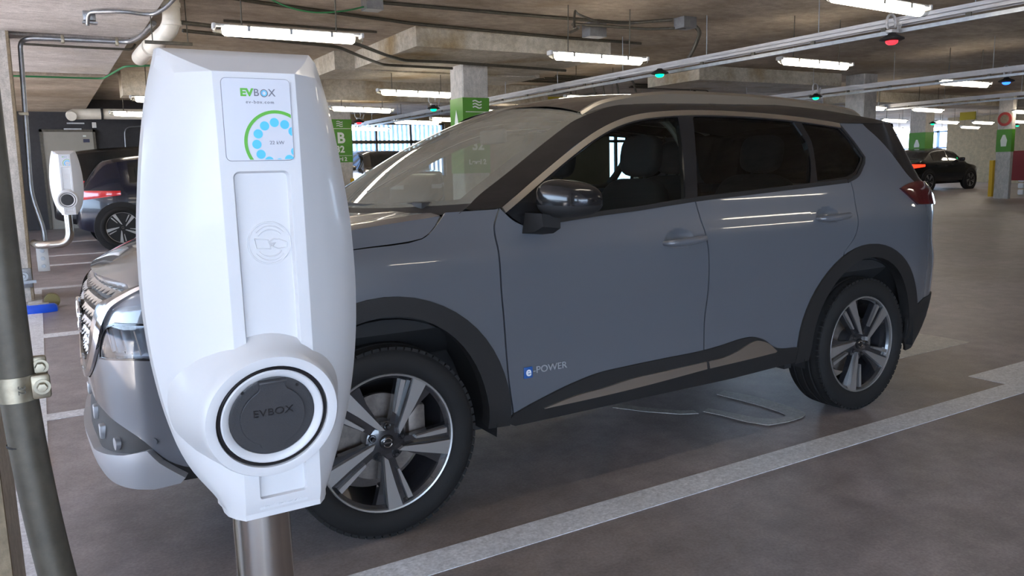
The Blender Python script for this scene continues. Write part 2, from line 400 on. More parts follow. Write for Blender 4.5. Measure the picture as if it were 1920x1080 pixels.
def cdt(poly, holes, step, dense=()):
    loops = [resample(poly, step)] + [resample(h, step) for h in holes]
    pts = []; edges = []
    for L in loops:
        b = len(pts); pts += L; edges += [(b + i, b + (i + 1) % len(L)) for i in range(len(L))]
    B = np.array(pts); lo = B.min(0); hi = B.max(0)
    gx = np.arange(lo[0] + step * .5, hi[0], step); gz = np.arange(lo[1] + step * .5, hi[1], step)
    G = np.array([(x, z) for x in gx for z in gz]).reshape(-1, 2)
    for uc, zc, ru, rz, st in dense:
        D = np.array([(x, z) for x in np.arange(uc - ru, uc + ru, st) for z in np.arange(zc - rz, zc + rz, st)])
        if len(G): G = G[~((abs(G[:, 0] - uc) < ru) & (abs(G[:, 1] - zc) < rz))]
        G = np.vstack([G, D])
    if len(G):
        k = inpoly(G, loops[0])
        for h in loops[1:]: k &= ~inpoly(G, h)
        G = G[k]
    if len(G):
        d = np.min(((G[:, None, :] - B[None, :, :]) ** 2).sum(2), 1); st = step * .45
        G = G[d > (st * st if not dense else (.006 ** 2))]
        pts += [tuple(p) for p in G]
    v, e, f, *_ = delaunay_2d_cdt([Vector(p) for p in pts], edges, [], 0, 1e-6, False)
    V = np.array([tuple(p) for p in v]); F = np.array([tuple(q) for q in f]); Cn = V[F].mean(1)
    k = inpoly(Cn, loops[0])
    for h in loops[1:]: k &= ~inpoly(Cn, h)
    A = V[F]; ar = np.abs((A[:, 1, 0] - A[:, 0, 0]) * (A[:, 2, 1] - A[:, 0, 1]) - (A[:, 2, 0] - A[:, 0, 0]) * (A[:, 1, 1] - A[:, 0, 1]))
    return V, [tuple(int(i) for i in q) for q in F[k & (ar > 1e-9)]]
def panel(name, poly, m, parent, off=0.0, step=.05, holes=(), thick=.014, side='L', dense=(), surf=None, label=None, build=True):
    surf = surf or Sd
    V, F = cdt(poly, holes, step, dense)
    u, z = V[:, 0], V[:, 1]; e = 1e-3
    P = surf(u, z, off)
    Nn = np.cross(surf(u + e, z, off) - surf(u - e, z, off), surf(u, z + e, off) - surf(u, z - e, off))
    Nn /= np.linalg.norm(Nn, axis=1)[:, None] + 1e-12
    T = []
    for f in F:
        a, b, c = V[f[0]], V[f[1]], V[f[2]]
        if (b[0] - a[0]) * (c[1] - a[1]) - (b[1] - a[1]) * (c[0] - a[0]) < 0: f = f[::-1]
        T.append(tuple(f))
    cnt = {}
    for f in T:
        for i in range(len(f)): cnt[(f[i], f[(i + 1) % len(f)])] = 1
    bnd = [k for k in cnt if (k[1], k[0]) not in cnt]
    verts = [tuple(p) for p in P]; faces = []; ln = []
    def addf(f, nn): faces.append(f); ln.extend(nn)
    for f in T: addf(f, [Nn[i] for i in f])
    if thick:
        for a, b in bnd:
            if side == 'C' and V[a][0] < UF + .004 and V[b][0] < UF + .004: continue
            if side == 'C' and V[a][0] > UR - .004 and V[b][0] > UR - .004: continue
            base = len(verts); q = [P[b], P[a], P[a] - Nn[a] * thick, P[b] - Nn[b] * thick]
            verts += [tuple(x) for x in q]; nn = np.cross(q[1] - q[0], q[2] - q[0]); nn = nn / (np.linalg.norm(nn) + 1e-12)
            addf((base, base + 1, base + 2, base + 3), [nn] * 4)
    if side in ('R', 'C'):
        mv = [(p[0], -p[1], p[2]) for p in verts]; mf = []; ml = []; k = 0
        for f in faces:
            nn = ln[k:k + len(f)]; k += len(f)
            mf.append(tuple(reversed(f))); ml += [np.array((q[0], -q[1], q[2])) for q in reversed(nn)]
        if side == 'R': verts, faces, ln = mv, mf, ml
        else:
            b = len(verts); verts = verts + mv; faces = faces + [tuple(i + b for i in f) for f in mf]; ln = ln + ml
    me = bpy.data.meshes.new(name); me.from_pydata(verts, [], faces); me.materials.append(m)
    me.polygons.foreach_set('use_smooth', [True] * len(me.polygons))
    me.normals_split_custom_set([tuple(float(c) for c in n) for n in ln]); me.update()
    o = bpy.data.objects.new(name, me); COL.objects.link(o); o.parent = parent
    if label: o['label'] = label
    return o
def both(name, poly, m, parent, **k):
    return [panel(name, poly, m, parent, side=s, **k) for s in ('L', 'R')]

car = thing('car', 'large grey-blue family SUV with black roof parked behind the white charging station', 'car')

def arc(cx, cz, r, a0, a1, n=22, rx=None):
    rx = rx or r
    return [(cx + rx * math.cos(math.radians(a0 + (a1 - a0) * i / n)), cz + r * math.sin(math.radians(a0 + (a1 - a0) * i / n))) for i in range(n + 1)]
FX, RX, AZ = 0.0, 2.705, .36
g = .0035
# --- seams and outlines in (distance along the flank, height)
seamA = seg((.515, 1.187), (.493, 1.148), (.480, 1.115), (.479, 1.028), (.481, .946), (.482, .864), (.494, .699), (.518, .459), (.535, .36))
seamB = seg((1.531, 1.175), (1.545, 1.10), (1.560, 1.0), (1.570, .93), (1.566, .728), (1.559, .503), (1.557, .40))
belt = seg((.76, 1.117), (.976, 1.133), (1.207, 1.146), (1.52, 1.169), (1.861, 1.186), (2.336, 1.209), (2.604, 1.222))
belt_np = np.array(belt)
beltz = lambda u: float(np.interp(u, belt_np[:, 0], belt_np[:, 1]))
sail_low = seg((.517, 1.187), (.564, 1.14), (.616, 1.114), (.657, 1.110), (.76, 1.117))
trim_t = seg((.527, 1.190), (.704, 1.29), (.898, 1.395), (1.069, 1.479), (1.206, 1.531), (1.342, 1.564), (1.544, 1.585), (1.818, 1.592), (2.248, 1.578), (2.626, 1.545), (2.722, 1.534))
def lower(curve, d):
    c = np.array(curve); t = np.gradient(c, axis=0); t /= np.linalg.norm(t, axis=1)[:, None]
    return [tuple(p) for p in c + np.stack([t[:, 1], -t[:, 0]], 1) * d]
trim_b = lower(trim_t, .024)
quarter_rear = seg((2.722, 1.534), (2.785, 1.436), (2.822, 1.35), n=5)
quarter_low = seg((2.822, 1.35), (2.80, 1.318), (2.705, 1.252), (2.604, 1.222), n=5)
rock_t = seg((.530, .368), (.648, .408), (.787, .445), (.944, .473), (1.122, .480), (1.314, .483), (1.545, .486), (1.68, .496), (1.787, .508), (1.876, .507), (1.947, .484), (2.032, .432), (2.19, .413))
rock_np = np.array(rock_t)

# --- body panels
cut = .50
pF = path([(.537 - g * 2, .36)], [(x - g, z) for x, z in seamA[::-1]], [(.50, 1.183), (.282, 1.181)], seg((.278, 1.176), (.234, 1.131), (.173, 1.091), (-.095, 1.070), (-.30, 1.047), (-.50, 1.020), (-.60, 1.003), n=4),
          [(-.60, .99), (-.60, .86), (-.56, .80), (-.53, .60), (-.50, .40)], arc(FX, AZ, cut, 176, 4))
both('front_fender', pF, M['paint'], car, step=.045)
pFD = path([(x + g, z) for x, z in seamA], [(u, z + .02 if u > .6 else z) for u, z in rock_t if .54 < u < 1.55][0:1], [(u, z - .012) for u, z in rock_t if .56 < u < 1.55], [(x - g, z) for x, z in seamB[::-1] if z > .48], belt[::-1][:0], [(u, beltz(u)) for u in np.linspace(1.525, .78, 14)], sail_low[::-1])
both('front_door', pFD, M['paint'], car, step=.045, dense=((1.40, 1.012, .11, .065, .009),))
pRD = path([(x + g, z) for x, z in seamB if z > .48], [(u, z - .012) for u, z in rock_t if u > 1.57 and u < 2.18], arc(RX, AZ, cut, 174, 117), seg((2.50, .868), (2.585, .95), (2.618, 1.05), (2.625, 1.225)), [(u, beltz(u)) for u in np.linspace(2.60, 1.537, 16)])
both('rear_door', pRD, M['paint'], car, step=.045, dense=((2.40, 1.062, .11, .06, .009),))
dpil = seg((2.937, 1.533), (2.967, 1.503), (3.016, 1.465), (3.089, 1.384), (3.130, 1.321), (3.184, 1.246), (3.24, 1.205))
pQ = path([(2.632, 1.228)], [(u, z) for u, z in quarter_low[::-1] if u > 2.64], quarter_rear[::-1], [(2.85, 1.533)], dpil, [(3.30, 1.200), (3.30, .50), (3.20, .48)], arc(RX, AZ, cut, 13, 114), seg((2.507, .872), (2.592, .95), (2.625, 1.05), (2.632, 1.228)))
both('rear_quarter_panel', pQ, M['paint'], car, step=.045)
panel('tailgate', path([(3.306, 1.20), (UR, 1.20), (UR, .50), (3.306, .50)]), M['paint'], car, side='C', step=.05)
panel('tailgate_window', path(dpil, [(3.30, 1.203), (UR, 1.203), (UR, 1.545), (2.937, 1.545)]), M['gloss_black'], car, side='C', step=.05, off=-.002)
panel('rear_bumper', path([(3.10, .44), (3.16, .50), (3.30, .545), (UR, .56), (UR, .24), (3.22, .24), (3.12, .32)]), M['plastic'], car, side='C', step=.05, off=.006)
tl = path(seg((3.036, 1.180), (3.10, 1.140), (3.190, 1.084), n=3), [(3.45, 1.074), (3.62, 1.082), (3.86, 1.10), (3.86, 1.165), (3.60, 1.19), (3.42, 1.205)], seg((3.24, 1.211), (3.12, 1.20), (3.036, 1.180), n=3))
for o in both('tail_lamp', tl, M['red_lens'], car, step=.035, off=.012, thick=.02): pass
# front bumper skin
chr_out = seg((-.735, 1.002), (-.816, .977), (-.955, .915), (-.985, .880), (-1.03, .793), (-1.15, .69), (-1.289, .625), (-1.40, .600), (UF, .590))
chr_in = seg((-.75, 1.004), (-.84, .982), (-.985, .925), (-1.03, .885), (-1.077, .80), (-1.19, .705), (-1.32, .643), (-1.42, .622), (UF, .612))
blk_in = seg((-.80, .995), (-.90, .975), (-1.015, .938), (-1.105, .905), (-1.13, .84), (-1.19, .76), (-1.30, .69), (-1.42, .665), (UF, .66))
low_edge = seg((UF, .575), (-1.428, .572), (-1.331, .541), (-1.095, .523), (-.87, .478), (-.732, .391), (-.56, .355))
head = path(seg((-1.062, .730), (-1.04, .775), (-.985, .843), (-.931, .862), n=4), [(-.755, .868), (-.62, .858), (-.60, .80), (-.66, .765)], seg((-.765, .750), (-.868, .748), (-1.0, .735), (-1.062, .730), n=3))
drl = path([(-.975, .906), (-.926, .919), (-.785, .930), (-.66, .955), (-.60, .965), (-.60, 1.0), (-.70, .998), (-.799, .972), (-.877, .945)])
drl = path([(-.965, .900), (-.90, .921), (-.785, .929), (-.61, .955), (-.61, .995), (-.72, .995), (-.80, .972), (-.88, .944)])
bump = path([(x - .0, z - .003) for x, z in chr_out if x <= -.735], low_edge, [(-.50, .36), (-.535, .60), (-.565, .80), (-.605, .86), (-.605, .99), (-.735, .998)])
bumper = panel('front_bumper', bump, M['paint'], car, side='C', step=.045, holes=(shrink(head, -.004), ))
panel('front_trim_bar', path(chr_out, chr_in[::-1]), M['chrome'], car, side='C', step=.04, off=.012, thick=.03)
panel('grille_surround', path(chr_in, blk_in[::-1]), M['gloss_black'], car, side='C', step=.04, off=.004, thick=.03)
gr = panel('grille', path(blk_in, [(UF, .975)]) if False else path(blk_in, [(UF, .968), (-1.3, .972), (-1.1, .978), (-.95, .985)]), M['plastic'], car, side='C', step=.05, off=-.035, thick=.02)
gm = MB()
for r_i in range(7):
    zz = .70 + r_i * .043
    for c_i in range(9):
        uu = UF + .035 + c_i * .064 + (r_i % 2) * .032
        lim = np.interp(zz, [.66, .70, .76, .84, .905, .95, .99], [-1.45, -1.29, -1.19, -1.13, -1.105, -.98, -.82])
        if uu > lim - .03: continue
        w, h = .026, .016
        for sg in (1, -1):
            pts = []
            for du, dz, of in ((-w, -h * .2, -.026), (-w * .5, -h, -.008), (w * .5, -h, -.008), (w, -h * .2, -.026), (w * .6, h * .2, -.018), (-w * .6, h * .2, -.018)):
                q = S(uu + du, zz + dz, of); pts.append((q[0], q[1] * sg, q[2]))
            back = [(p[0] + .02, p[1], p[2]) for p in pts]; n = len(pts)
            gm.add(pts + back, [tuple(range(n)), tuple(range(2 * n - 1, n - 1, -1))] + [(i, (i + 1) % n, (i + 1) % n + n, i + n) for i in range(n)])
gm.build('grille_chips', M['machined'], gr, smooth=0)
# badge
bd = MB(); bd.lathe([(.0, -.018), (.058, -.018), (.060, -.012), (.060, .03)], 40, 'x', (-.895, 0, .815)); bdo = bd.build('front_badge', M['gloss_black'], car)
b2 = MB(); b2.tube([(-.915, .064 * math.cos(a), .815 + .064 * math.sin(a)) for a in np.linspace(0, 2 * PI, 40, endpoint=False)], .009, 8, closed=True); b2.box((-.917, 0, .815), (.012, .15, .022), bev=.004); b2.build('badge_ring', M['chrome'], bdo)
panel('lower_trim', path(low_edge, [(-.52, .345), (-.60, .34), (-.75, .32), (-1.0, .30), (UF, .29)]), M['plastic'], car, side='C', step=.05, off=-.012, thick=.03)
panel('skid_plate', path([(UF, .372), (-1.38, .372), (-1.249, .360), (-1.05, .392), (-.93, .412)], [(-.822, .440), (-.78, .40), (-.70, .345), (-.72, .325), (-.82, .300), (-1.0, .285), (-1.2, .275), (UF, .272)]), M['silver'], car, side='C', step=.045, off=.016, thick=.045)
for sg in (1, -1):
    for uu, zz in ((-1.36, .47), (-1.20, .435)):
        ml = MB(); q = S(uu, zz, .0); ml.box((q[0] + .012, q[1] * sg, zz), (.03, .05, .05), bev=.006); ml.build('intake_block', M['silver'], car)
    ml = MB(); ml.tube([(S(-1.02, .43, .0)[0], S(-1.02, .43, .0)[1] * sg, .43), (S(-1.02, .43, -.02)[0] + .02, S(-1.02, .43, -.02)[1] * sg, .43)], .022, 16); ml.build('fog_lamp', M['silver'], car)
ps = MB(); q = S(-.80, .47, .002); nn = plan(-.80); ps.tube([q, q + np.array([nn[2], nn[3], 0]) * .004], .011, 16); ps.build('parking_sensor', M['paint'], car)
# lamps
for sd, sg in (('L', 1), ('R', -1)):
    hb = panel('headlamp', head, M['silver'], car, side=sd, step=.035, off=-.05, thick=.02)
    panel('headlamp_lens', head, M['lens'], hb, side=sd, step=.03, off=.001, thick=.05)
    for uu in (-.99, -.955, -.90, -.84, -.79, -.73, -.68):
        pj = MB(); q = S(uu, .80, -.03); n2 = plan(uu); tilt = Matrix.Rotation(math.atan2(n2[3] * sg, n2[2]) + .5 * sg, 3, 'Z') @ Matrix.Rotation(.18, 3, 'X')
        pj.box((q[0], q[1] * sg, .803), (.05, .004, .085), rot=tilt); pj.build('lamp_fin', M['chrome'], hb, smooth=0)
    panel('lamp_bezel', path(shrink(head, -.003)), M['gloss_black'], hb, side=sd, step=.035, off=.003, thick=.008, holes=(shrink(head, .004),))
    dl = panel('daytime_lamp', drl, M['silver'], car, side=sd, step=.03, off=-.004, thick=.02)
    panel('daytime_lamp_lens', drl, M['lens'], dl, side=sd, step=.03, off=.005, thick=.008)
# --- arch cladding
def cladding(cx, name):
    o = []; i = []
    for k in range(31):
        a = math.radians(-4 + 188 * k / 30); s2 = max(0, math.sin(a)) ** 2
        o.append((cx + (.518 + .02 * s2) * math.cos(a), AZ + (.518 + .022 * s2) * math.sin(a)))
        i.append((cx + (.418 + .045 * s2) * math.cos(a), AZ + (.418 + .052 * s2) * math.sin(a)))
    both(name, path(o, i[::-1]), M['plastic'], car, step=.035, off=.012, thick=.055, surf=S)
cladding(FX, 'front_wheel_arch'); cladding(RX, 'rear_wheel_arch')
both('rocker_cover', path(rock_t, [(2.215, .40), (2.215, .335), (1.75, .318), (1.139, .316), (.543, .316), (.505, .335)]), M['plastic'], car, step=.05, off=.010, thick=.04, surf=S)
strip1 = path(seg((.672, .371), (.823, .398), (.962, .406), (1.123, .423), (1.315, .427), (1.560, .434), n=3), seg((1.567, .398), (1.221, .379), (.948, .371), (.672, .369), n=3))
strip2 = path(seg((1.573, .433), (1.672, .437), (1.758, .455), (1.845, .484), (1.892, .489), (1.965, .466), (2.03, .418), n=3), seg((2.02, .412), (1.839, .405), (1.585, .398), n=3))
for st in (strip1, strip2): both('rocker_trim', st, M['satin'], car, step=.03, off=.018, thick=.012, surf=S)

# --- hood
zc_h = pchip([-.90, -.865, -.78, -.67, -.4, 0, .25, .4], [.972, .985, 1.03, 1.075, 1.125, 1.16, 1.176, 1.18])
ze_h = pchip([-.90, -.88, -.738, -.6, -.45, -.2, -.09, .262], [.982, .984, 1.003, 1.045, 1.085, 1.135, 1.150, 1.182])
zl_h = pchip([-.90, -.738, -.60, -.50, -.30, -.095, .171, .230, .262], [.978, 1.000, 1.004, 1.022, 1.049, 1.073, 1.094, 1.133, 1.176])
rows = []
for k in range(40):
    u = -.885 + (.262 + .885) * k / 39
    E = S(u, ze_h(u)); xc = -.857 + (.125 + .857) * k / 39
    half = []
    zl = float(zl_h(u)); zE = float(ze_h(u))
    for j in range(5):
        q = S(u, zl + (zE - .012 - zl) * j / 4); half.append((q[0], q[1], q[2]))
    top = []
    for j in range(1, 19):
        t = 1 - (j / 18); t = t if t > 0 else 0.0
        x = E[0] + (xc - E[0]) * (1 - t ** 2.2); zz = float(zc_h(x)) - (float(zc_h(E[0])) - zE) * t ** 3
        zz += .010 * math.exp(-((t - .66) / .10) ** 2) * min(1, max(0, (u + .8) / .4))
        top.append((x, E[1] * t, zz))
    full = half + top
    rows.append(full + [(p[0], -p[1], p[2]) for p in full[-2::-1]])
fr = [(p[0] + .012, p[1] * .995, p[2] - .03) for p in rows[0]]
hd = MB(); hd.grid([fr] + rows)
hood = hd.build('hood', M['paint'], car, smooth=40)

# --- windshield, A pillars, roof
wsE = seg((.370, 1.190), (.428, 1.232), (.587, 1.318), (.774, 1.421), (.940, 1.508), (.993, 1.533), (1.074, 1.561))
wsE = resample(wsE + wsE[-2::-1], .06)[:0] or wsE
def ws_rows(ins=0.0, drop=0.0):
    R = []
    E3 = np.array([S(u, z) for u, z in wsE]); n = len(E3)
    s = np.concatenate([[0], np.cumsum(np.linalg.norm(np.diff(E3, axis=0), axis=1))]); s /= s[-1]
    for k in range(25):
        t = k / 24; e = np.array([np.interp(t, s, E3[:, i]) for i in range(3)])
        c = np.array([.15 + (1.02 - .15) * t, 0, 1.158 + (1.628 - 1.158) * t + .050 * math.sin(PI * t)])
        r = []
        for j in range(25):
            q = -1 + 2 * j / 24; a = abs(q) ** 2.3
            r.append((c[0] + (e[0] - c[0]) * a, e[1] * q * (-1 if True else 1) * -1, c[2] + (e[2] - c[2]) * a - drop))
        R.append(r)
    return R
W = ws_rows()
wm = MB(); wm.grid(W); windshield = wm.build('windshield', M['wind'], car, smooth=60, fixn=False)
# black ceramic border of the pane
bor = MB(); Rw = ws_rows(drop=.004)
def ring(R, k0, k1, j0, j1): bor.grid([r[j0:j1] for r in R[k0:k1]])
ring(Rw, 0, 3, 0, 25); ring(Rw, 23, 25, 0, 25); ring(Rw, 0, 25, 0, 2); ring(Rw, 0, 25, 23, 25)
bor.build('windshield_border', M['gloss_black'], windshield, smooth=60)
st_ = MB(); rr = ws_rows(drop=.006)
st_.grid([[rr[k][j] for j in (4, 5)] for k in (20, 21)]); st_.build('windshield_sticker', M['white'], windshield, smooth=0)
roofE = seg((1.074, 1.561), (1.2, 1.595), (1.3, 1.612), (1.5, 1.632), (1.8, 1.640), (2.2, 1.634), (2.6, 1.610), (2.9, 1.580), (3.1, 1.560), (3.30, 1.545))
zc_r = pchip([.95, 1.02, 1.15, 1.3, 1.6, 2.0, 2.5, 2.9, 3.15, 3.36], [1.60, 1.628, 1.664, 1.686, 1.703, 1.700, 1.678, 1.645, 1.610, 1.575])
rows = []; K = 36; uu = np.linspace(1.074, 3.30, K); re = np.array(roofE)
for k in range(K):
    u = uu[k]; ze = float(np.interp(u, re[:, 0], re[:, 1])); E = S(u, ze); xc = 1.02 + (3.30 - 1.02) * k / (K - 1)
    h = []
    for j in range(0, 17):
        t = 1 - j / 16; x = E[0] + (xc - E[0]) * (1 - t ** 2.3)
        h.append((x, E[1] * t, float(zc_r(x)) - (float(zc_r(E[0])) - ze) * t ** 3.2))
    rows.append(h + [(p[0], -p[1], p[2]) for p in h[-2::-1]])
rf = MB(); rf.grid(rows); roof = rf.build('roof', M['black_roof'], car, smooth=50)
roof_side = path(trim_t, [(2.85, 1.536), (2.937, 1.536), (3.10, 1.536), (3.28, 1.54)], roofE[::-1], wsE[::-1], [(.40, 1.185), (.50, 1.186)])
both('roof_pillar', roof_side, M['black_roof'], car, step=.04, off=.001)
sp = MB()
last = rows[-1]
sp.grid([[(p[0] - .14, p[1], p[2] + .016) for p in last], [(p[0] + .05, p[1] * .98, p[2] - .006) for p in last], [(p[0] + .055, p[1] * .98, p[2] - .03) for p in last], [(p[0] - .05, p[1], p[2] - .06) for p in last]])
sp.build('roof_spoiler', M['gloss_black'], car, smooth=40)
for sg in (1, -1):
    rl = MB(); P = catmull([(1.06, -.628, 1.560), (1.16, -.622, 1.605), (1.31, -.612, 1.636), (1.56, -.602, 1.663), (1.85, -.598, 1.668), (2.30, -.600, 1.657), (2.70, -.598, 1.629), (2.96, -.592, 1.600), (3.02, -.590, 1.578)], 8)
    prof = [(-.018, -.045), (.024, -.040), (.022, .002), (.010, .016), (-.010, .016), (-.022, .002)]
    rl.grid([[(p[0], (p[1] + a) * sg, p[2] + b) for a, b in prof + prof[:1]] for p in P]); n = len(prof)
    rl.build('roof_rail', M['satin'], car, smooth=30)

# --- windows
both('window_trim', path(trim_t, trim_b[::-1]), M['satin'], car, step=.04, off=.006, thick=.012)
gl_t = lower(trim_t, .028); gt = np.array(gl_t)
gtop = lambda u: float(np.interp(u, gt[:, 0], gt[:, 1]))
bz = lambda u: beltz(u) + .016
both('belt_molding', path([(u, beltz(u) + .018) for u in np.linspace(.70, 2.60, 30)], [(2.60, beltz(2.60) - .001)], [(u, beltz(u) - .001) for u in np.linspace(2.56, .70, 30)]), M['plastic'], car, step=.05, off=.004, thick=.012)
fg = path([(.735, 1.135)], [(u, bz(u)) for u in np.linspace(.78, 1.475, 10)], seg((1.483, 1.19), (1.53, 1.32), (1.572, 1.44), (1.60, gtop(1.60)), n=3), [(u, gtop(u)) for u in np.linspace(1.57, .86, 18)], [(.735, 1.262)])
rg = path([(u, bz(u)) for u in np.linspace(1.545, 2.315, 10)], seg((2.325, 1.226), (2.385, 1.33), (2.408, 1.437), (2.372, gtop(2.372)), n=3), [(u, gtop(u)) for u in np.linspace(2.33, 1.70, 12)], seg((1.685, 1.555), (1.64, 1.43), (1.585, 1.29), (1.545, 1.187), n=3))
qg = path([(2.372, 1.230), (2.60, 1.246)], seg((2.60, 1.246), (2.69, 1.272), (2.775, 1.328), n=3), seg((2.795, 1.352), (2.762, 1.43), (2.705, 1.505), n=3), [(u, gtop(u)) for u in np.linspace(2.69, 2.42, 6)], seg((2.425, 1.51), (2.440, 1.437), (2.41, 1.33), n=3))
both('front_window', fg, M['glass'], car, step=.05, off=-.006, thick=.004)
both('rear_window', rg, M['tint'], car, step=.05, off=-.006, thick=.004)
both('quarter_window', qg, M['tint'], car, step=.05, off=-.006, thick=.004)
dlo = path(lower(trim_t, .012), [(2.78, 1.436), (2.815, 1.35)], [(2.80, 1.322), (2.705, 1.256), (2.604, 1.224)], [(u, beltz(u) + .004) for u in np.linspace(2.56, .78, 24)], [(.70, 1.118), (.657, 1.113), (.616, 1.117), (.57, 1.145)])
sailp = None
both('window_frame', dlo, M['gloss_black'], car, step=.05, off=0.0, thick=.03, holes=(shrink(fg, .004), shrink(rg, .004), shrink(qg, .004)))
qt = path(seg((2.722, 1.534), (2.785, 1.436), (2.825, 1.35), n=4), seg((2.80, 1.316), (2.705, 1.250), (2.604, 1.220), n=4), [(2.604, 1.232)], seg((2.70, 1.264), (2.785, 1.326), (2.808, 1.352), n=4), seg((2.772, 1.432), (2.712, 1.52), n=2))
both('quarter_window_trim', qt, M['plastic'], car, step=.03, off=.005, thick=.012)

# --- mirrors
def superell(c, h, e=2.6, nu=28, nv=16, shear=None):
    rowsv = []
    for i in range(nv + 1):
        ph = -PI / 2 + PI * i / nv; r = []
        for j in range(nu):
            th = 2 * PI * j / nu
            f = lambda w: math.copysign(abs(w) ** (2 / e), w)
            x = f(math.cos(ph)) * f(math.cos(th)); y = f(math.cos(ph)) * f(math.sin(th)); z = f(math.sin(ph))
            p = [c[0] + x * h[0], c[1] + y * h[1], c[2] + z * h[2]]
            if shear: p = shear(p, x, y, z)
            r.append(tuple(p))
        rowsv.append(r + r[:1])
    return rowsv
for sg in (1, -1):
    def sh(p, x, y, z):
        k = (y + 1) / 2  # 0 outer end, 1 body side
        p[2] = 1.222 + (p[2] - 1.222) * (.72 + .28 * k) - .012 * (1 - k)
        p[0] += .055 * (1 - k)
        if x > .72: p[0] = min(p[0], .757 + .055 * (1 - k))
        p[1] *= sg; return p
    mh = MB(); R = superell((.690, -1.035, 1.222), (.082, .128, .082), 2.7, shear=sh)
    mh.grid(R); nf = len(mh.f)
    mh.m = [0 if sum(mh.v[i][2] for i in f) / 4 > 1.195 else 1 for f in mh.f]
    mir = mh.build('side_mirror', [M['gloss_black'], M['plastic']], car, smooth=50)
    mb = MB(); mb.grid([[(a, y * sg, b) for a, b in ((.60 + t * .02, 1.085 + t * .03), (.69 + t * .01, 1.075 + t * .03), (.70, 1.15), (.615, 1.165), (.60 + t * .02, 1.085 + t * .03))] for y, t in ((-.88, 0), (-.96, .3), (-1.0, 1.0))])
    mb.add([(.62, -1.0 * sg, 1.115), (.70, -1.0 * sg, 1.105), (.70, -1.0 * sg, 1.15), (.615, -1.0 * sg, 1.165)], [(0, 1, 2, 3)])
    mb.build('mirror_foot', M['plastic'], mir, smooth=30)
    mg = MB(); mg.box((.758, -1.0 * sg, 1.225), (.006, .15, .10), bev=.002); mg.build('mirror_glass', M['chrome'], mir)
    mi = MB(); mi.tube(catmull([(.652, -1.130 * sg, 1.196), (.676, -1.152 * sg, 1.200), (.71, -1.166 * sg, 1.205), (.745, -1.168 * sg, 1.209)], 5), [.004] + [.007] * 14 + [.004], 8); mi.build('indicator_lens', M['lens'], mir)
# --- handles
for uc, zc in ((1.425, 1.000), (2.43, 1.052)):
    for sg in (1, -1):
        h = MB(); yb = float(S(uc, zc)[1])
        P = [(uc - .118, yb + .004, zc - .002), (uc - .10, yb - .022, zc - .001), (uc - .04, yb - .034, zc), (uc + .05, yb - .034, zc + .004), (uc + .10, yb - .024, zc + .007), (uc + .122, yb + .004, zc + .008)]
        P = catmull(P, 6); rr_ = [.010 + .007 * math.sin(PI * i / (len(P) - 1)) for i in range(len(P))]
        h.tube([(p[0], p[1] * sg, p[2]) for p in P], rr_, 12); h.build('door_handle', M['paint'], car, smooth=60)
# --- wiper, cowl
cw = MB(); E0 = rows and None
c0 = ws_rows()[1]; cw.grid([[(p[0] - .10 + .05 * abs(p[1]), p[1] * 1.02, p[2] - .035) for p in c0], [(p[0] + .004, p[1], p[2] + .002) for p in c0]]); cw.build('cowl', M['plastic'], car)
wp = MB(); wp.tube([(.30, -.60, 1.205), (.27, -.45, 1.20), (.215, -.2, 1.195), (.20, .1, 1.20)], .009, 8); wp.box((.31, -.60, 1.20), (.06, .10, .03), bev=.008); wp.build('wiper', M['plastic'], car)
# --- badge lettering on the door
bs = MB(); yb = float(S(.60, .53)[1]); bs.box((.600, yb - .003, .531), (.040, .006, .046), bev=.002); be = bs.build('door_badge', M['blue_badge'], car, label='blue square badge with a white e')
text_mesh('badge_letter', 'e', .052, M['white'], be, (.600, yb - .0065, .534), depth=.0008, bold=.0012)
text_mesh('badge_lettering', '-POWER', .038, M['silver'], be, (.705, float(S(.705, .533)[1]) - .002, .535), depth=.002, sx=1.14, bold=.0004)
# --- inner lining, floor pan, seats
ln_ = MB()
us = np.linspace(UF, UR, 120)
for sg in (1, -1):
    R = []
    for zz in (.33, .60, .755, .90, 1.05, 1.14):
        zz0 = zz
        R.append([tuple((S(u, (zz := zz0 if u > .3 else min(zz0, .93)), -.05) if zz >= .755 or u < -.62 or u > 3.28 else S(u, (zz := zz0 if u > .3 else min(zz0, .93)), -.30)) * np.array([1, sg, 1])) for u in us])
    ln_.grid(R)
ln_.bb((-.45, -.58, .22), (3.30, .58, .32)); ln_.bb((.55, -.83, .325), (2.16, .83, .36))
ln_.bb((.46, -.80, .34), (.50, .80, 1.10)); ln_.bb((2.14, -.86, .30), (2.19, .86, .75)); ln_.bb((.47, -.80, .34), (.51, .80, .75))
ln_.build('inner_lining', M['dark'], car, smooth=0)
for cx in (FX, RX):
    for sg in (1, -1):
        wl = MB(); wl.lathe([(.455, -.895 * sg), (.455, -.60 * sg), (.0, -.60 * sg)], 24, 'y', (cx, 0, AZ), a0=-.15, a1=PI + .15); wl.build('wheel_liner', M['dark'], car)
dm = MB(); dm.grid([[(.18 + .05 * 0 + a, y, z) for a, z in ((.15, 1.13), (.45, 1.12), (.72, 1.08), (.80, 1.0), (.74, .86), (.70, .55))] for y in np.linspace(-.78, .78, 9)]); dm.build('dashboard', M['dash'], car, smooth=45)
sw = MB(); sw.tube([(.93 + .07 * math.sin(a) * -1, .37 + .185 * math.cos(a), .98 + .17 * math.sin(a)) for a in np.linspace(0, 2 * PI, 32, endpoint=False)], .015, 8, closed=True); sw.box((.92, .37, .98), (.04, .14, .10), bev=.015); sw.box((.93, .37, .98), (.03, .36, .03), bev=.008); sw.build('steering_wheel', M['plastic'], car)
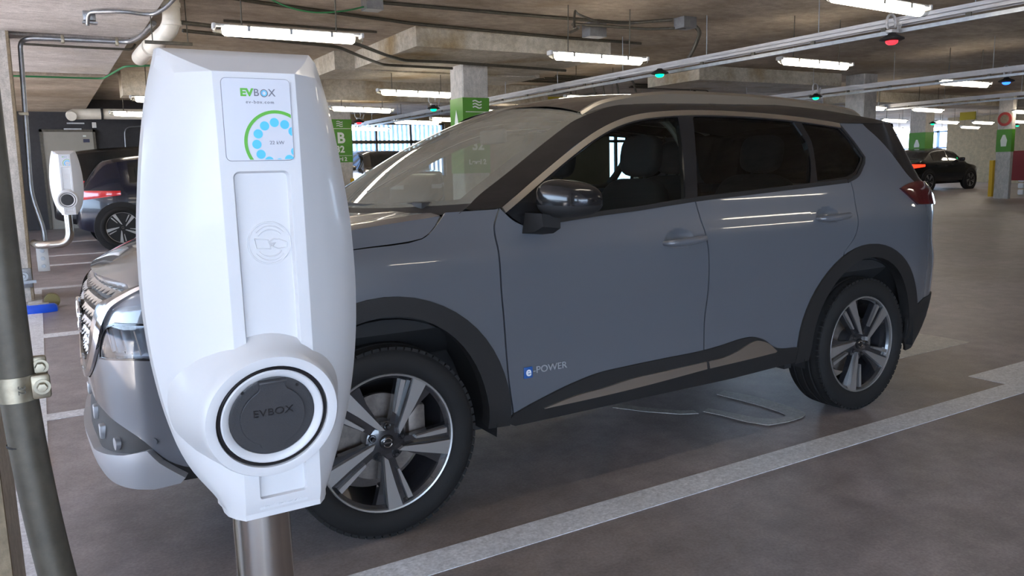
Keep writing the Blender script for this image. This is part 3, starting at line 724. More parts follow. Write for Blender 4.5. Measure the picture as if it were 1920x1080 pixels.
def seat(x, y, w=.26, nm='front_seat', head=True, hz=0):
    s = MB()
    def rb(c, h, e=4, tilt=0):
        R = superell((0, 0, 0), h, e, 20, 12)
        rot = Matrix.Rotation(tilt, 3, 'Y')
        s.grid([[tuple(rot @ Vector(p) + Vector(c)) for p in r] for r in R])
    rb((x, y, .62), (.27, w, .09)); rb((x + .30, y, .95 + hz), (.075, w * .95, .33), 4, math.radians(14))
    if head:
        rb((x + .405, y, 1.385 + hz), (.05, .14, .105), 3.2, math.radians(8)); s.tube([(x + .37, y - .05, 1.22), (x + .40, y - .05, 1.33)], .008, 8); s.tube([(x + .37, y + .05, 1.22), (x + .40, y + .05, 1.33)], .008, 8)
    s.build(nm, M['seat'], car, smooth=60)
seat(1.22, -.37); seat(1.22, .37)
seat(2.10, -.36, .30, 'rear_seat'); seat(2.10, .36, .30, 'rear_seat')
bp = MB(); bp.tube(catmull([(1.565, -.80, 1.15), (1.595, -.745, 1.30), (1.61, -.685, 1.42), (1.57, -.62, 1.53), (1.49, -.57, 1.58)], 6), .016, 8); bp.build('pillar_lining', M['galv_dirty'], car)
hl = MB(); hl.grid([[(p[0], p[1] * .96, p[2] - .045) for p in r[2:-2]] for r in rows[:-2]]); hl.build('headliner', M['dash'], car)
rvm = MB(); rvm.box((.98, 0, 1.50), (.03, .24, .07), bev=.012); rvm.build('rear_view_mirror', M['plastic'], windshield)

# --- wheels
RIM = .2575
def wheel_meshes():
    ty = MB()
    prof = [(.246, .055), (.258, .002), (.272, -.010), (.300, -.018), (.330, -.014), (.349, .002), (.357, .018), (.3595, .045), (.3530, .050), (.3530, .056), (.3605, .060), (.361, .095), (.3530, .098), (.3530, .106), (.361, .109), (.3605, .146), (.3530, .150), (.3530, .156), (.3595, .160), (.357, .19), (.345, .21), (.30, .222), (.25, .20)]
    ty.lathe(prof, 72, 'y')
    # shoulder blocks
    for k in range(72):
        a = 2 * PI * k / 72; c, s_ = math.cos(a), math.sin(a); t = Matrix.Rotation(-a, 3, 'Y')
        ty.box((.3505 * c, .016, .3505 * s_), (.012, .034, .024), rot=t)
    me_t = ty.mesh('tyre', M['rubber'], 40)
    rm = MB()
    rm.lathe([(.249, .012), (.2515, -.001), (RIM, -.003), (RIM + .004, .004), (RIM + .003, .014)], 72, 'y', mi=0)
    rm.lathe([(.2495, .010), (.238, .020), (.228, .09), (.222, .18), (.24, .20)], 60, 'y', mi=1)
    rm.lathe([(.0, .018), (.062, .018), (.078, .026), (.082, .05), (.07, .12), (.0, .12)], 40, 'y', mi=1)
    me_r = rm.mesh('rim', [M['machined'], M['wheel_black']], 35)
    def pol(r, d): return (r * RIM * math.cos(math.radians(d)), r * RIM * math.sin(math.radians(d)))
    sk = MB()
    # black body of the spoke: flat facet, bar and the web between
    body = [pol(.20, 20), pol(.36, 38), pol(.66, 42), pol(.968, 40.5), pol(.972, 47), pol(.975, 54), pol(.975, 64), pol(.968, 70), pol(.968, 77), pol(.66, 77), pol(.40, 76), pol(.24, 80), pol(.16, 90), pol(.14, 40)]
    sk.prism(body, .030, 'y', .022, mi=0)
    face = [pol(.20, 31), pol(.245, 50), pol(.62, 60.5), pol(.985, 64), pol(.985, 51.2), pol(.62, 48)]
    sk.prism([p for p in face], .022, 'y', .0005, mi=1)
    bar = [pol(.425, 70.2), pol(.44, 74.5), pol(.70, 75.2), pol(.925, 75.2), pol(.92, 70.6), pol(.66, 70)]
    sk.prism(bar, .020, 'y', .004, mi=1)
    sk2 = [pol(.24, 50), pol(.985, 64), pol(.985, 66), pol(.40, 62)]
    sk.prism(sk2, .02, 'y', .006, mi=0)
    me_s = sk.mesh('spoke', [M['wheel_black'], M['machined']], 0)
    nt_ = MB(); nt_.lathe([(.0, .004), (.006, .004), (.0085, .008), (.0085, .022)], 12, 'y'); nt_.lathe([(.0155, .020), (.0125, .014), (.012, .020)], 16, 'y'); me_n = nt_.mesh('wheel_nut', M['wheel_black'], 40)
    hc = MB(); hc.lathe([(.0, .008), (.022, .009), (.0275, .012), (.029, .020)], 32, 'y', mi=0)
    hc.tube([(.0165 * math.cos(a), .0085, .0165 * math.sin(a)) for a in np.linspace(.35, PI - .35, 14)], .0018, 6, mi=1); hc.tube([(.0165 * math.cos(a), .0085, .0165 * math.sin(a)) for a in np.linspace(PI + .35, 2 * PI - .35, 14)], .0018, 6, mi=1)
    me_h = hc.mesh('hub_cap', [M['gloss_black'], M['chrome']], 40)
    dk = MB(); dk.lathe([(.07, .098), (.165, .098), (.165, .118), (.07, .118)], 48, 'y'); me_d = dk.mesh('brake_disc', M['brake'], 30)
    cp = MB(); cp.box((.145, .10, .02), (.075, .06, .17), bev=.015); me_c = cp.mesh('brake_caliper', M['brake'], 30)
    return me_t, me_r, me_s, me_n, me_h, me_d, me_c
WM = wheel_meshes()
def link_mesh(me, name, parent, loc=(0, 0, 0), rot=(0, 0, 0), sc=1):
    o = bpy.data.objects.new(name, me); COL.objects.link(o); o.parent = parent; o.location = loc; o.rotation_euler = rot; o.scale = (sc, sc, sc); return o
def make_wheel(parent, loc, rot_spin, side=1, sc=1.0, full=True):
    """side=1: outer face towards -y"""
    w = link_mesh(WM[0], 'wheel', parent, loc, (0, 0, 0 if side > 0 else PI), sc)
    link_mesh(WM[1], 'rim', w)
    for k in range(5):
        link_mesh(WM[2], 'spoke', w, rot=(0, -math.radians(rot_spin + 72 * k), 0))
        if full: a = math.radians(86 + rot_spin + 72 * k); link_mesh(WM[3], 'wheel_nut', w, (.0595 * math.cos(a), 0, .0595 * math.sin(a)))
    link_mesh(WM[4], 'hub_cap', w)
    if full:
        link_mesh(WM[5], 'brake_disc', w); link_mesh(WM[6], 'brake_caliper', w)
    return w
w1 = make_wheel(car, (FX, -.895, .358), 0, 1)
w2 = make_wheel(car, (RX, -.895, .358), -18, 1)
make_wheel(car, (FX, .895, .358), 10, -1); make_wheel(car, (RX, .895, .358), 40, -1)
text_mesh('hub_lettering', 'NISSAN', .0085, M['chrome'], w1, (0, .0078, 0), depth=.0006, sx=1.0)
# ================================================================== CHARGING STATION
# local frame: x right, z up from the bottom of the housing, y=0 back plate, front towards -y
CH = .624
cw_ = pchip([0, .03, .055, .095, .175, .245, .30, .375, .445, .515, .57, .624], [.072, .092, .106, .121, .138, .1455, .1475, .1455, .1385, .1285, .1175, .1025])
cd_ = pchip([0, .02, .15, .35, .50, .586, .624], [.098, .106, .110, .112, .112, .109, .020])
HS = .0515
def charger_housing():
    bm = bmesh.new(); rings = []
    zs = [-.008] + list(np.linspace(0, .586, 40)) + [.599, .612, .624]
    for z in zs:
        w = float(cw_(z)); d = float(cd_(z)) if z <= .586 else .109 + (.020 - .109) * (z - .586) / .038
        hs = HS if z <= .586 else HS + (w - .004 - HS) * (z - .586) / .038
        k = .016
        e = .030 if z <= .586 else min(.030, d * .8)
        pts = [(-w + .004, 0), (-w, -e * .35), (-w + .002, -e)]
        # bowed flank between the side and the front strip
        for t in (.25, .5, .75):
            bx = (-w + .002) + (-hs + w - .002) * t; by = -e + (-d + e) * t
            bx -= .010 * math.sin(PI * t) * (1 if z <= .586 else max(0, 1 - (z - .586) / .02)) * .8; by -= .004 * math.sin(PI * t) * (1 if z <= .586 else 0)
            pts.append((bx, by))
        pts += [(-hs, -d)]
        full = pts + [(-p[0], p[1]) for p in reversed(pts)]
        rings.append([bm.verts.new((p[0], p[1], z)) for p in full])
    n = len(rings[0])
    for i in range(len(rings) - 1):
        for j in range(n): bm.faces.new((rings[i][j], rings[i][(j + 1) % n], rings[i + 1][(j + 1) % n], rings[i + 1][j]))
    bm.faces.new(rings[0][::-1]); bm.faces.new(rings[-1])
    bmesh.ops.recalc_face_normals(bm, faces=bm.faces)
    me = bpy.data.meshes.new('tmp'); bm.to_mesh(me); bm.free(); return me
def boolean(me, cutters, op='DIFFERENCE'):
    o = bpy.data.objects.new('tmp', me); COL.objects.link(o); cs = []
    for c in cutters:
        q = bpy.data.objects.new('tmpc', c); COL.objects.link(q); cs.append(q)
        m_ = o.modifiers.new('b', 'BOOLEAN'); m_.operation = op; m_.solver = 'EXACT'; m_.object = q
    dg = bpy.context.evaluated_depsgraph_get(); r = bpy.data.meshes.new_from_object(o.evaluated_get(dg))
    for q in cs + [o]: bpy.data.objects.remove(q)
    return r
def cutter(poly, y0, y1, taper=0.0):
    """pocket outline in x,z; wider at the mouth by taper"""
    a = MB(); n = len(poly); A = shrink(poly, -taper)
    a.add([(p[0], y0, p[1]) for p in A] + [(p[0], y1, p[1]) for p in poly], [tuple(range(n)), tuple(range(2 * n - 1, n - 1, -1))] + [(i, i + n, (i + 1) % n + n, (i + 1) % n) for i in range(n)])
    return a.mesh('c', M['ev_white'], 0)
def rrect(x0, z0, x1, z1, r, n=5):
    o = []
    for cx, cz, a in ((x1 - r, z1 - r, 0), (x0 + r, z1 - r, 90), (x0 + r, z0 + r, 180), (x1 - r, z0 + r, 270)):
        o += [(cx + r * math.cos(math.radians(a + 90 * k / n)), cz + r * math.sin(math.radians(a + 90 * k / n))) for k in range(n + 1)]
    return o
hm = charger_housing()
hm = boolean(hm, [cutter(rrect(-.0335, .10, .0335, .4595, .006), -.125, -.1035, .006), cutter(rrect(-.031, .022, .031, .09, .003), -.125, -.0985, .003)])
hm.name = 'housing'; hm.materials.clear(); hm.materials.append(M['ev_white'])
hm.polygons.foreach_set('use_smooth', [True] * len(hm.polygons)); hm.set_sharp_from_angle(angle=math.radians(24))
ch = thing('charging_station', 'large white charging station with a round black socket cover in the foreground', 'charging station', (-.7535, -2.35, .872))
ho = bpy.data.objects.new('housing', hm); COL.objects.link(ho); ho.parent = ch
bv = ho.modifiers.new('edge', 'BEVEL'); bv.width = .0035; bv.segments = 3; bv.limit_method = 'ANGLE'; bv.angle_limit = math.radians(24); bv.harden_normals = False
# label sticker
LZ0, LZ1, LX = .4755, .5775, .0425
lab = MB(); lab.prism(rrect(-LX, LZ0, LX, LZ1, .006), -.0012, 'y', -.1105)
lab = lab.build('label_plate', M['ev_label'], ch, smooth=0)
lb = MB(); P = rrect(-LX, LZ0, LX, LZ1, .006); lb.tube([(p[0], -.1112, p[1]) for p in P], .0006, 5, closed=True); lb.build('label_outline', M['ev_grey'], lab)
def clip(poly, x0, z0, x1, z1):
    for ax, lim, sg in ((0, x0, 1), (0, x1, -1), (1, z0, 1), (1, z1, -1)):
        out = []
        for i, p in enumerate(poly):
            q = poly[(i + 1) % len(poly)]; a = (p[ax] - lim) * sg; b = (q[ax] - lim) * sg
            if a >= 0: out.append(p)
            if (a >= 0) != (b >= 0):
                t = a / (a - b); out.append((p[0] + (q[0] - p[0]) * t, p[1] + (q[1] - p[1]) * t))
        poly = out
        if not poly: return []
    return poly
RCX, RCZ = .0215, .4975
def circ2(cx, cz, r, n=32): return [(cx + r * math.cos(2 * PI * k / n), cz + r * math.sin(2 * PI * k / n)) for k in range(n)]
gr_ = MB()
for k in range(60):
    a, b = 2 * PI * k / 60, 2 * PI * (k + 1) / 60
    q = [(RCX + r * math.cos(t), RCZ + r * math.sin(t)) for r, t in ((.0372, a), (.0412, a), (.0412, b), (.0372, b))]
    q = clip(q, -LX + .001, LZ0 + .001, LX - .001, LZ1)
    if len(q) > 2: gr_.prism(q, -.0006, 'y', -.1117)
gr_.build('green_ring', M['ev_green'], lab, smooth=0)
for k in range(12):
    a = math.radians(90 + 30 * k + 4); q = clip(circ2(RCX + .0258 * math.cos(a), RCZ + .0258 * math.sin(a), .0058), -LX + .001, LZ0 + .001, LX - .001, LZ1)
    if len(q) > 2:
        d_ = MB(); d_.prism(q, -.0006, 'y', -.1117); d_.build('blue_dot', M['ev_blue'], lab, smooth=0)
text_mesh('power_lettering', '22 kW', .0062, M['ev_grey'], lab, (RCX, -.1119, RCZ), depth=.0003, sx=1.1)
text_mesh('logo_lettering_green', 'EV', .0128, M['ev_green'], lab, (-.0125, -.1119, .560), depth=.0003, bold=.0006, sx=1.12)
text_mesh('logo_lettering_grey', 'B', .0128, M['ev_grey'], lab, (-.0005, -.1119, .560), depth=.0003, bold=.0001)
text_mesh('logo_lettering_grey', 'X', .0128, M['ev_grey'], lab, (.0190, -.1119, .560), depth=.0003, bold=.0001)
lo_ = MB(); lo_.tube([(.0093 + .0044 * math.cos(a), -.1120, .5598 + .0044 * math.sin(a)) for a in np.linspace(0, 2 * PI, 28, endpoint=False)], .0005, 5, closed=True); lo_.build('logo_ring', M['ev_grey'], lab)
lo2 = MB(); lo2.tube([(.0093 + .0030 * math.cos(a), -.1120, .5598 + .0030 * math.sin(a)) for a in np.linspace(0, 2 * PI, 28, endpoint=False)], .0007, 5, closed=True); lo2.build('logo_blue_ring', M['ev_blue'], lab)
text_mesh('web_lettering', 'ev-box.com', .0060, M['ev_grey'], lab, (.0035, -.1119, .5485), depth=.0003, space=1.25)
# card reader emblem
em = MB(); EC = (.0050, .3680)
em.lathe([(.0, -.1048), (.0262, -.1048), (.0266, -.1056), (.0280, -.1056), (.0284, -.1050), (.0284, -.1020)], 48, 'y', (EC[0], 0, EC[1]))
emo = em.build('card_reader', M['ev_white'], ch, smooth=30)
def emline(pts, r=.0011):
    t = MB(); t.tube([(EC[0] + a * .92, -.1050, EC[1] + b * .92) for a, b in pts], r, 6); t.build('embossed_line', M['ev_white'], emo)
for r, a0, a1 in ((.0245, 35, 140), (.0195, 35, 145), (.0245, 215, 320), (.0195, 215, 325)):
    emline([(r * math.cos(math.radians(a0 + (a1 - a0) * k / 16)), r * math.sin(math.radians(a0 + (a1 - a0) * k / 16))) for k in range(17)], .0012)
emline([(-.0215, .0075), (-.002, .0045), (.001, -.0085), (-.019, -.0065), (-.0215, .0075)])
emline([(-.002, .001), (.006, .006), (.014, .0045), (.024, .000)]); emline([(-.002, .001), (.003, -.001), (.008, .000), (.004, -.004), (.001, -.003)]); emline([(.003, -.005), (.012, -.009), (.024, -.0075), (.024, .000)])
# socket
SC = (-.0115, .1410)
def lat(name, prof, m, parent, n=64, sm=35):
    t = MB(); t.lathe(prof, n, 'y', (SC[0], 0, SC[1])); return t.build(name, m, parent, smooth=sm)
sr = lat('socket_surround', [(.118, -.040), (.108, -.070), (.0965, -.098), (.0905, -.116), (.0890, -.1240), (.0862, -.1285), (.0760, -.1295), (.0735, -.1285), (.0725, -.118)], M['ev_white'], ch, sm=50)
se = lat('socket_seal', [(.0728, -.116), (.0728, -.1250), (.0705, -.1270), (.0680, -.1270), (.0672, -.115)], M['seal'], ch)
wi = lat('inner_ring', [(.0674, -.116), (.0674, -.1262), (.0655, -.1275), (.0600, -.1262), (.0565, -.1225), (.0560, -.112)], M['ev_white'], ch, sm=40)
so = lat('socket_rim', [(.0562, -.112), (.0562, -.1215), (.0545, -.1222), (.0520, -.1222), (.0, -.1222)], M['ev_black'], ch)
ld = MB()
lidp = [(.0425 * math.cos(math.radians(a)), .0425 * math.sin(math.radians(a))) for a in np.linspace(115, 425, 44)]
lidp = [(x, z) for x, z in lidp if not (z > .036 and abs(x) < .0195) and not (z < -.036 and abs(x) < .018)]
P = []
left = [p for p in lidp if p[0] < 0]; right = [p for p in lidp if p[0] >= 0]
left.sort(key=lambda p: -p[1]); right.sort(key=lambda p: p[1])
P = [(-.0185, .0530), (-.0170, .0425), (-.0190, .0385)] + left + [(-.0165, -.0430), (-.0105, -.0515), (0, -.0530), (.0105, -.0515), (.0165, -.0430)] + right + [(.0190, .0385), (.0170, .0425), (.0185, .0530)]
P = [(x + SC[0], z + SC[1]) for x, z in P]
ld.prism(P, -.004, 'y', -.1222); ldo = ld.build('socket_lid', M['ev_black'], ch, smooth=0)
bq = ldo.modifiers.new('edge', 'BEVEL'); bq.width = .0008; bq.segments = 2; bq.limit_method = 'ANGLE'
text_mesh('lid_lettering', 'EVBOX', .0145, M['seal'], ldo, (SC[0], -.1263, SC[1] + .0075), depth=.0008, sx=1.12, space=1.05)
hg = MB(); hg.box((SC[0], -.1262, SC[1] + .0505), (.036, .006, .0045), bev=.0012); hg.build('lid_hinge', M['ev_black'], ldo)
for dx in (-.038, .033):
    sc_ = MB(); sc_.tube([(SC[0] + dx, -.1220, SC[1] + .0395), (SC[0] + dx, -.1228, SC[1] + .0395)], .0022, 10); sc_.build('screw', M['seal'], so)
bt = MB(); bt.prism(rrect(-.033, .005, .033, .017, .001), -.0008, 'y', -.1012); bto = bt.build('name_plate', M['ev_white'], ch, smooth=0)
text_mesh('embossed_lettering', 'EVBOX', .0115, M['ev_white'], bto, (0, -.1025, .011), depth=.0006, sx=1.45)
lab.location.y = -.0022
TILT = Matrix.Translation((0, -.118, SC[1])) @ Matrix.Rotation(math.radians(11), 4, 'X') @ Matrix.Translation((0, .118, -SC[1]))   # the socket looks slightly downwards
for o in (sr, se, wi, so, ldo): o.matrix_local = TILT
# steel post with a swept arm to the pillar on its left
po = MB(); po.tube(bend([(-.020, -.045, .012), (-.020, -.045, -.30), (-.30, .02, -.30), (-.34, .390, -.30)], .16, 12), .0395, 28); po.build('steel_arm', M['steel'], ch, smooth=50)
# the same station further down the row
ch2 = copy_tree(ch); ch2.location = (-.765, 5.62, 1.03); setp(ch2, 'small distant white charging station on the brown-edged pillar at the left', 'charging station')
ch['group'] = ch2['group'] = 'wall charging stations along the bay front'
# ================================================================== THE PARKING DECK
def fz(y): return .025 * max(0.0, y - .9)          # the deck falls gently towards the near bays
fm = MB(); fm.grid([[(x, y, fz(y)) for x in np.linspace(-9, 46, 12)] for y in (-15, -8, 0, .9, 3, 8, 14, 20, 24)], flip=False)
floor = setp(fm.build('floor', M['floor'], smooth=0), 'grey stained concrete parking deck', 'floor', kind='structure')
om = MB(); om.grid([[(x, y, -.6) for x in (-90, 130)] for y in (-90, 130)]); setp(om.build('ground', M['ground'], smooth=0), 'open ground outside the parking deck', 'ground', kind='structure')
def line(name, pts, m, label=None):
    """painted marking lying on the deck (2 mm of paint)"""
    P = resample(pts, .5); c = MB(); n = len(P)
    c.add([(x, y, fz(y) + .0025) for x, y in P] + [(x, y, fz(y) - .004) for x, y in P], [tuple(range(n))] + [(i, (i + 1) % n, (i + 1) % n + n, i + n) for i in range(n)])
    return c.build(name, m, floor, smooth=0, label=label)
def rect(x0, y0, x1, y1): return [(x0, y0), (x1, y0), (x1, y1), (x0, y1)]
PL = M['paint_line']
line('painted_line', rect(-.95, -1.235, 3.80, -1.085), PL, 'long white bay line beside the large SUV')
line('painted_line', rect(3.80, -1.238, 9.0, -.862), PL, 'wide white block at the end of the bay line')
line('painted_line', rect(-1.22, -6.0, -1.094, 7.0), PL, 'white line along the bay fronts')
for y, w in ((1.57, .13), (4.03, .16), (6.91, .16), (9.22, .15), (10.49, .14), (12.8, .15)):
    line('painted_line', rect(-1.094 if y < 8 else -1.0, y - w / 2, -.02 if y < 5 else 3.2, y + w / 2), PL, 'white bay line near %s' % {1.57: 'the front of the large SUV', 4.03: 'the far charging station', 6.91: 'the concrete pillar', 9.22: 'the navy hatchback', 10.49: 'the wheel of the navy hatchback', 12.8: 'the far black SUV'}[y])
line('painted_block', rect(3.55, -.348, 4.735, .95), M['paint_dull'], 'dull white painted block behind the rear wheel')
ringp = []
cx, cy = 1.93, -.38
for a in np.linspace(-62, 75, 18): ringp.append((cx + .49 * math.cos(math.radians(a)), cy + .445 * math.sin(math.radians(a))))
for a in np.linspace(75, -62, 18): ringp.append((cx + .345 * math.cos(math.radians(a)), cy + .30 * math.sin(math.radians(a))))
line('painted_symbol', [(2.409, -.775), (2.385, -.800), (2.33, -.822), (2.22, -.828), (2.091, -.808), (2.045, -.70), (2.02, -.55), (1.992, -.446), (2.055, -.420), (2.095, -.55), (2.14, -.70), (2.20, -.757), (2.26, -.766), (2.30, -.745), (2.315, -.68), (2.32, -.55), (2.31, -.40), (2.29, -.25), (2.38, -.22), (2.43, -.40), (2.44, -.60), (2.43, -.72)], M['paint_dull'], 'looped end of the painted floor symbol under the SUV')
line('painted_symbol', [(1.70, -.06), (1.78, -.20), (1.90, -.36), (1.965, -.40), (1.945, -.46), (1.86, -.41), (1.74, -.27), (1.64, -.10)], M['paint_dull'], 'thin stroke of the painted floor symbol under the SUV')

def boxo(name, a, b, m, label, cat, kind=None, group=None, parent=None, bev=0.0):
    t = MB(); t.bb(a, b, bev=bev); o = t.build(name, m, parent, smooth=0)
    return setp(o, label, cat, group, kind)
boxo('ceiling', (-9, -15, 3.11), (46, 24, 3.35), M['slab'], 'board marked concrete ceiling slab', 'ceiling', 'structure')
boxo('ceiling_soffit', (-9, -15, 2.85), (.06, 6.05, 3.109), M['soffit'], 'pale lowered ceiling band above the charging stations', 'ceiling', 'structure')
boxo('ceiling_soffit', (-9, 6.25, 2.85), (-.01, 9.33, 3.109), M['soffit'], 'second pale lowered ceiling band behind the conduit', 'ceiling', 'structure')
boxo('ceiling_soffit', (-9, 9.55, 2.84), (-.03, 16.0, 3.109), M['slab'], 'brown lowered ceiling in front of the dark wall', 'ceiling', 'structure')
boxo('drop_panel', (3.11, 5.6, 2.87), (6.08, 7.8, 3.109), M['beam'], 'stained concrete drop panel over the pillar', 'ceiling', 'structure')
boxo('drop_panel', (2.81, 7.8, 2.85), (6.3, 9.0, 3.109), M['beam'], 'rear step of the concrete drop panel', 'ceiling', 'structure')
boxo('ceiling_beam', (.3, 10.9, 2.72), (8.5, 11.4, 3.109), M['beam'], 'brown concrete beam behind the drop panel', 'ceiling', 'structure')
boxo('ceiling_beam', (9.3, 7.2, 2.86), (13.2, 8.6, 3.109), M['beam'], 'concrete drop panel above the rear of the SUV', 'ceiling', 'structure')
boxo('ceiling_beam', (17, 9.6, 2.85), (26, 10.6, 3.109), M['beam'], 'far concrete beam on the right', 'ceiling', 'structure')
# walls
boxo('wall_back', (-9, 16, 0), (5.0, 16.3, 3.2), M['dark_wall'], 'dark painted wall at the back left', 'wall', 'structure')
boxo('wall_behind', (1.5, -15.3, -.2), (46, -15, 3.3), M['beige_wall'], 'beige wall behind the camera', 'wall', 'structure')  # stops short: the added gap lets daylight onto the charger front
boxo('light_block_left', (-9.3, -6.0, -.2), (-9.0, -.8, 3.2), M['beige_wall'], 'unseen panel added on the left side to shade the charger', 'wall', 'structure')  # unseen panel added to cut daylight on the charger's left flank
boxo('wall_far', (10.0, 19.0, 0), (16.4, 19.3, 3.3), M['beige_wall'], 'beige wall right of the louvred opening', 'wall', 'structure')
boxo('wall_far', (17.7, 19.0, 0), (22.0, 19.3, 3.3), M['beige_wall'], 'beige wall right of the bright slot seen through the front door glass', 'wall', 'structure')
boxo('wall_far', (16.4, 19.0, 0), (17.7, 19.3, .75), M['beige_wall'], 'beige sill below the bright slot', 'wall', 'structure')
w3 = thing('window_3', 'bright slot with a dark mullion seen through the front door glass', 'window', (17.05, 19.1, .75)); w3['kind'] = 'structure'
t = MB(); t.box((-.30, 0, 1.2), (.10, .08, 2.4)); t.box((0, 0, 1.55), (1.3, .08, .09)); t.build('window_frame', M['galv_dirty'], w3, smooth=0)
boxo('wall_right', (33, 9.6, 0), (33.3, 16.75, 3.3), M['beige_wall'], 'beige wall behind the dark sedan', 'wall', 'structure')
boxo('wall_end', (46, -15, -.2), (46.3, 9.0, 3.3), M['beige_wall'], 'beige end wall on the far right', 'wall', 'structure')
boxo('parapet_left', (-9.2, -15, -.2), (-9, 16.3, .95), M['beige_wall'], 'low concrete parapet of the open left side', 'wall', 'structure')
boxo('parapet_far', (5.0, 19.0, 0), (10.0, 19.25, 1.25), M['beige_wall'], 'low parapet under the louvred opening', 'wall', 'structure')
boxo('parapet_right', (33, 16.75, 0), (33.25, 24, 1.1), M['beige_wall'], 'low parapet under the bright right opening', 'wall', 'structure')
boxo('wall_lintel', (5.0, 19.0, 2.86), (10.0, 19.25, 3.2), M['beige_wall'], 'concrete strip above the louvred opening', 'wall', 'structure')
# steel door in the dark wall
dr_ = MB(); dr_.bb((-.86, 15.94, .38), (.10, 16.0, 2.43)); door = setp(dr_.build('door_1', M['door_beige'], smooth=0), 'beige steel door in the dark wall behind the far charging station', 'door', kind='structure')
df_ = MB()
for a, b in (((-.90, 15.92, .38), (-.85, 16, 2.47)), ((.09, 15.92, .38), (.14, 16, 2.47)), ((-.90, 15.92, 2.42), (.14, 16, 2.47))): df_.bb(a, b)
df_.build('door_frame', M['galv_dirty'], door, smooth=0)
dp = MB(); dp.bb((-.10, 15.93, 2.20), (.02, 15.94, 2.27)); dp.build('door_plate', M['navy'], door, smooth=0)
dp = MB(); dp.bb((-.10, 15.93, 2.32), (-.04, 15.94, 2.35)); dp.build('door_plate', M['sign_white'], door, smooth=0)
lp = MB(); lp.tube(bend([(1.25, 15.95, 2.56), (.72, 15.95, 2.52), (.70, 15.95, 1.9)], .15), .014, 8); setp(lp.build('conduit', M['galv']), 'thin bent conduit on the dark wall beside the door', 'conduit')
# louvred opening with daylight
lv = thing('window_1', 'tall daylight opening with white vertical louvres at the back', 'window', (7.5, 19.1, 1.25)); lv['kind'] = 'structure'
sl = MB()
for k in range(34): sl.box((-2.4 + k * .146, .0, .80), (.085, .012, 1.60), rot=Matrix.Rotation(.25, 3, 'Z'))
sl.build('louver_screen', M['louver'], lv, smooth=0)
fr_ = MB()
for x in (-2.45, -1.1, .25, 1.35, 2.45): fr_.box((x, -.05, .80), (.05, .06, 1.62))
for z in (.0, 1.06, 1.60): fr_.box((0, -.05, z), (4.95, .06, .06 if z != 1.06 else .10))
fr_.build('louver_frame', M['galv_dirty'], lv, smooth=0)
wr = thing('window_2', 'bright white opening at the far right behind the sedan', 'window', (33.1, 19.8, 1.1)); wr['kind'] = 'structure'
fr2 = MB()
for y in (-2.6, -1.3, 0, 1.3): fr2.box((0, y, .7), (.08, .10, 1.6))
for z in (.75, 1.45): fr2.box((0, 0, z), (.08, 7.0, .07))
fr2.build('window_frame', M['louver'], wr, smooth=0)

# ------------------------------------------------------------------ pillars
def pillar(x0, y0, x1, y1, z1, label, tilt=.014, z0=None, name='concrete_pillar'):
    z0 = fz(y0) - .02 if z0 is None else z0; c = .018
    base = [(x0 + c, y0), (x1 - c, y0), (x1, y0 + c), (x1, y1 - c), (x1 - c, y1), (x0 + c, y1), (x0, y1 - c), (x0, y0 + c)]
    px, py = (x0 + x1) / 2, (y0 + y1) / 2
    t = MB(); n = 8; dx = tilt * (z1 - z0)
    t.add([(x - px, y - py, 0) for x, y in base] + [(x - px + dx, y - py, z1 - z0) for x, y in base], [tuple(range(n - 1, -1, -1)), tuple(range(n, 2 * n))] + [(i, (i + 1) % n, (i + 1) % n + n, i + n) for i in range(n)])
    o = t.build(name, M['pillar'], smooth=0, loc=(px, py, z0))
    return setp(o, label, 'pillar')
def on_pillar(o, pts):  # world to local
    return [(p[0] - o.location.x, p[1] - o.location.y, p[2] - o.location.z) for p in pts]
pC = pillar(4.33, 6.85, 4.76, 7.25, 2.87, 'concrete pillar with a green painted band and letter C behind the windshield')
pB = pillar(4.26, 12.80, 4.75, 13.25, 2.95, 'concrete pillar with green band lettered B 32 right of the foreground charger')
pL = pillar(-1.66, 6.02, -1.165, 6.52, 2.85, 'pale concrete pillar with brown edge that carries the far charging station', .016)
pN = pillar(-1.62, -1.96, -1.115, -1.46, 2.85, 'concrete pillar at the left edge behind the nearest conduit', .0)
pR = pillar(22.30, 8.55, 22.46, 8.95, 3.11, 'far concrete pillar with green band and red ring sign at the right edge')
pG = pillar(25.8, 13.25, 26.3, 13.85, 3.11, 'far pillar with green band beyond the tail of the large SUV')
pT = pillar(13.62, 7.0, 14.05, 7.45, 3.11, 'brown concrete pillar rising behind the rear roof of the large SUV')
def band(o, x0, y0, x1, y1, z0, z1, tilt=.014):
    px, py, pz = o.location; e = .004; t = MB(); h0, h1 = z0 - pz, z1 - pz
    b = [(x0 - e, y0 - e), (x1 + e, y0 - e), (x1 + e, y1 + e), (x0 - e, y1 + e)]
    t.add([(x - px + tilt * h0, y - py, h0) for x, y in b] + [(x - px + tilt * h1, y - py, h1) for x, y in b], [(i, (i + 1) % 4, (i + 1) % 4 + 4, i + 4) for i in range(4)] + [(3, 2, 1, 0), (4, 5, 6, 7)])
    return t.build('green_band', M['green_sign'], o, smooth=0)
def waves(parent, cx, y, cz, w, r=.008):
    for k in range(3):
        t = MB(); t.tube([(cx + w * (i / 12 - .5), y, cz + (k - 1) * .042 + .012 * math.sin(2 * PI * i / 12)) for i in range(13)], r, 6); t.build('wave_symbol', M['sign_white'], parent)
bC = band(pC, 4.33, 6.85, 4.76, 7.25, 1.32, 2.405)
def L(o, x, y, z): return (x - o.location.x, y - o.location.y, z - o.location.z)
c_ = L(pC, 4.565, 6.84, 2.31); waves(bC, c_[0] + .025, c_[1], c_[2], .14, .010)
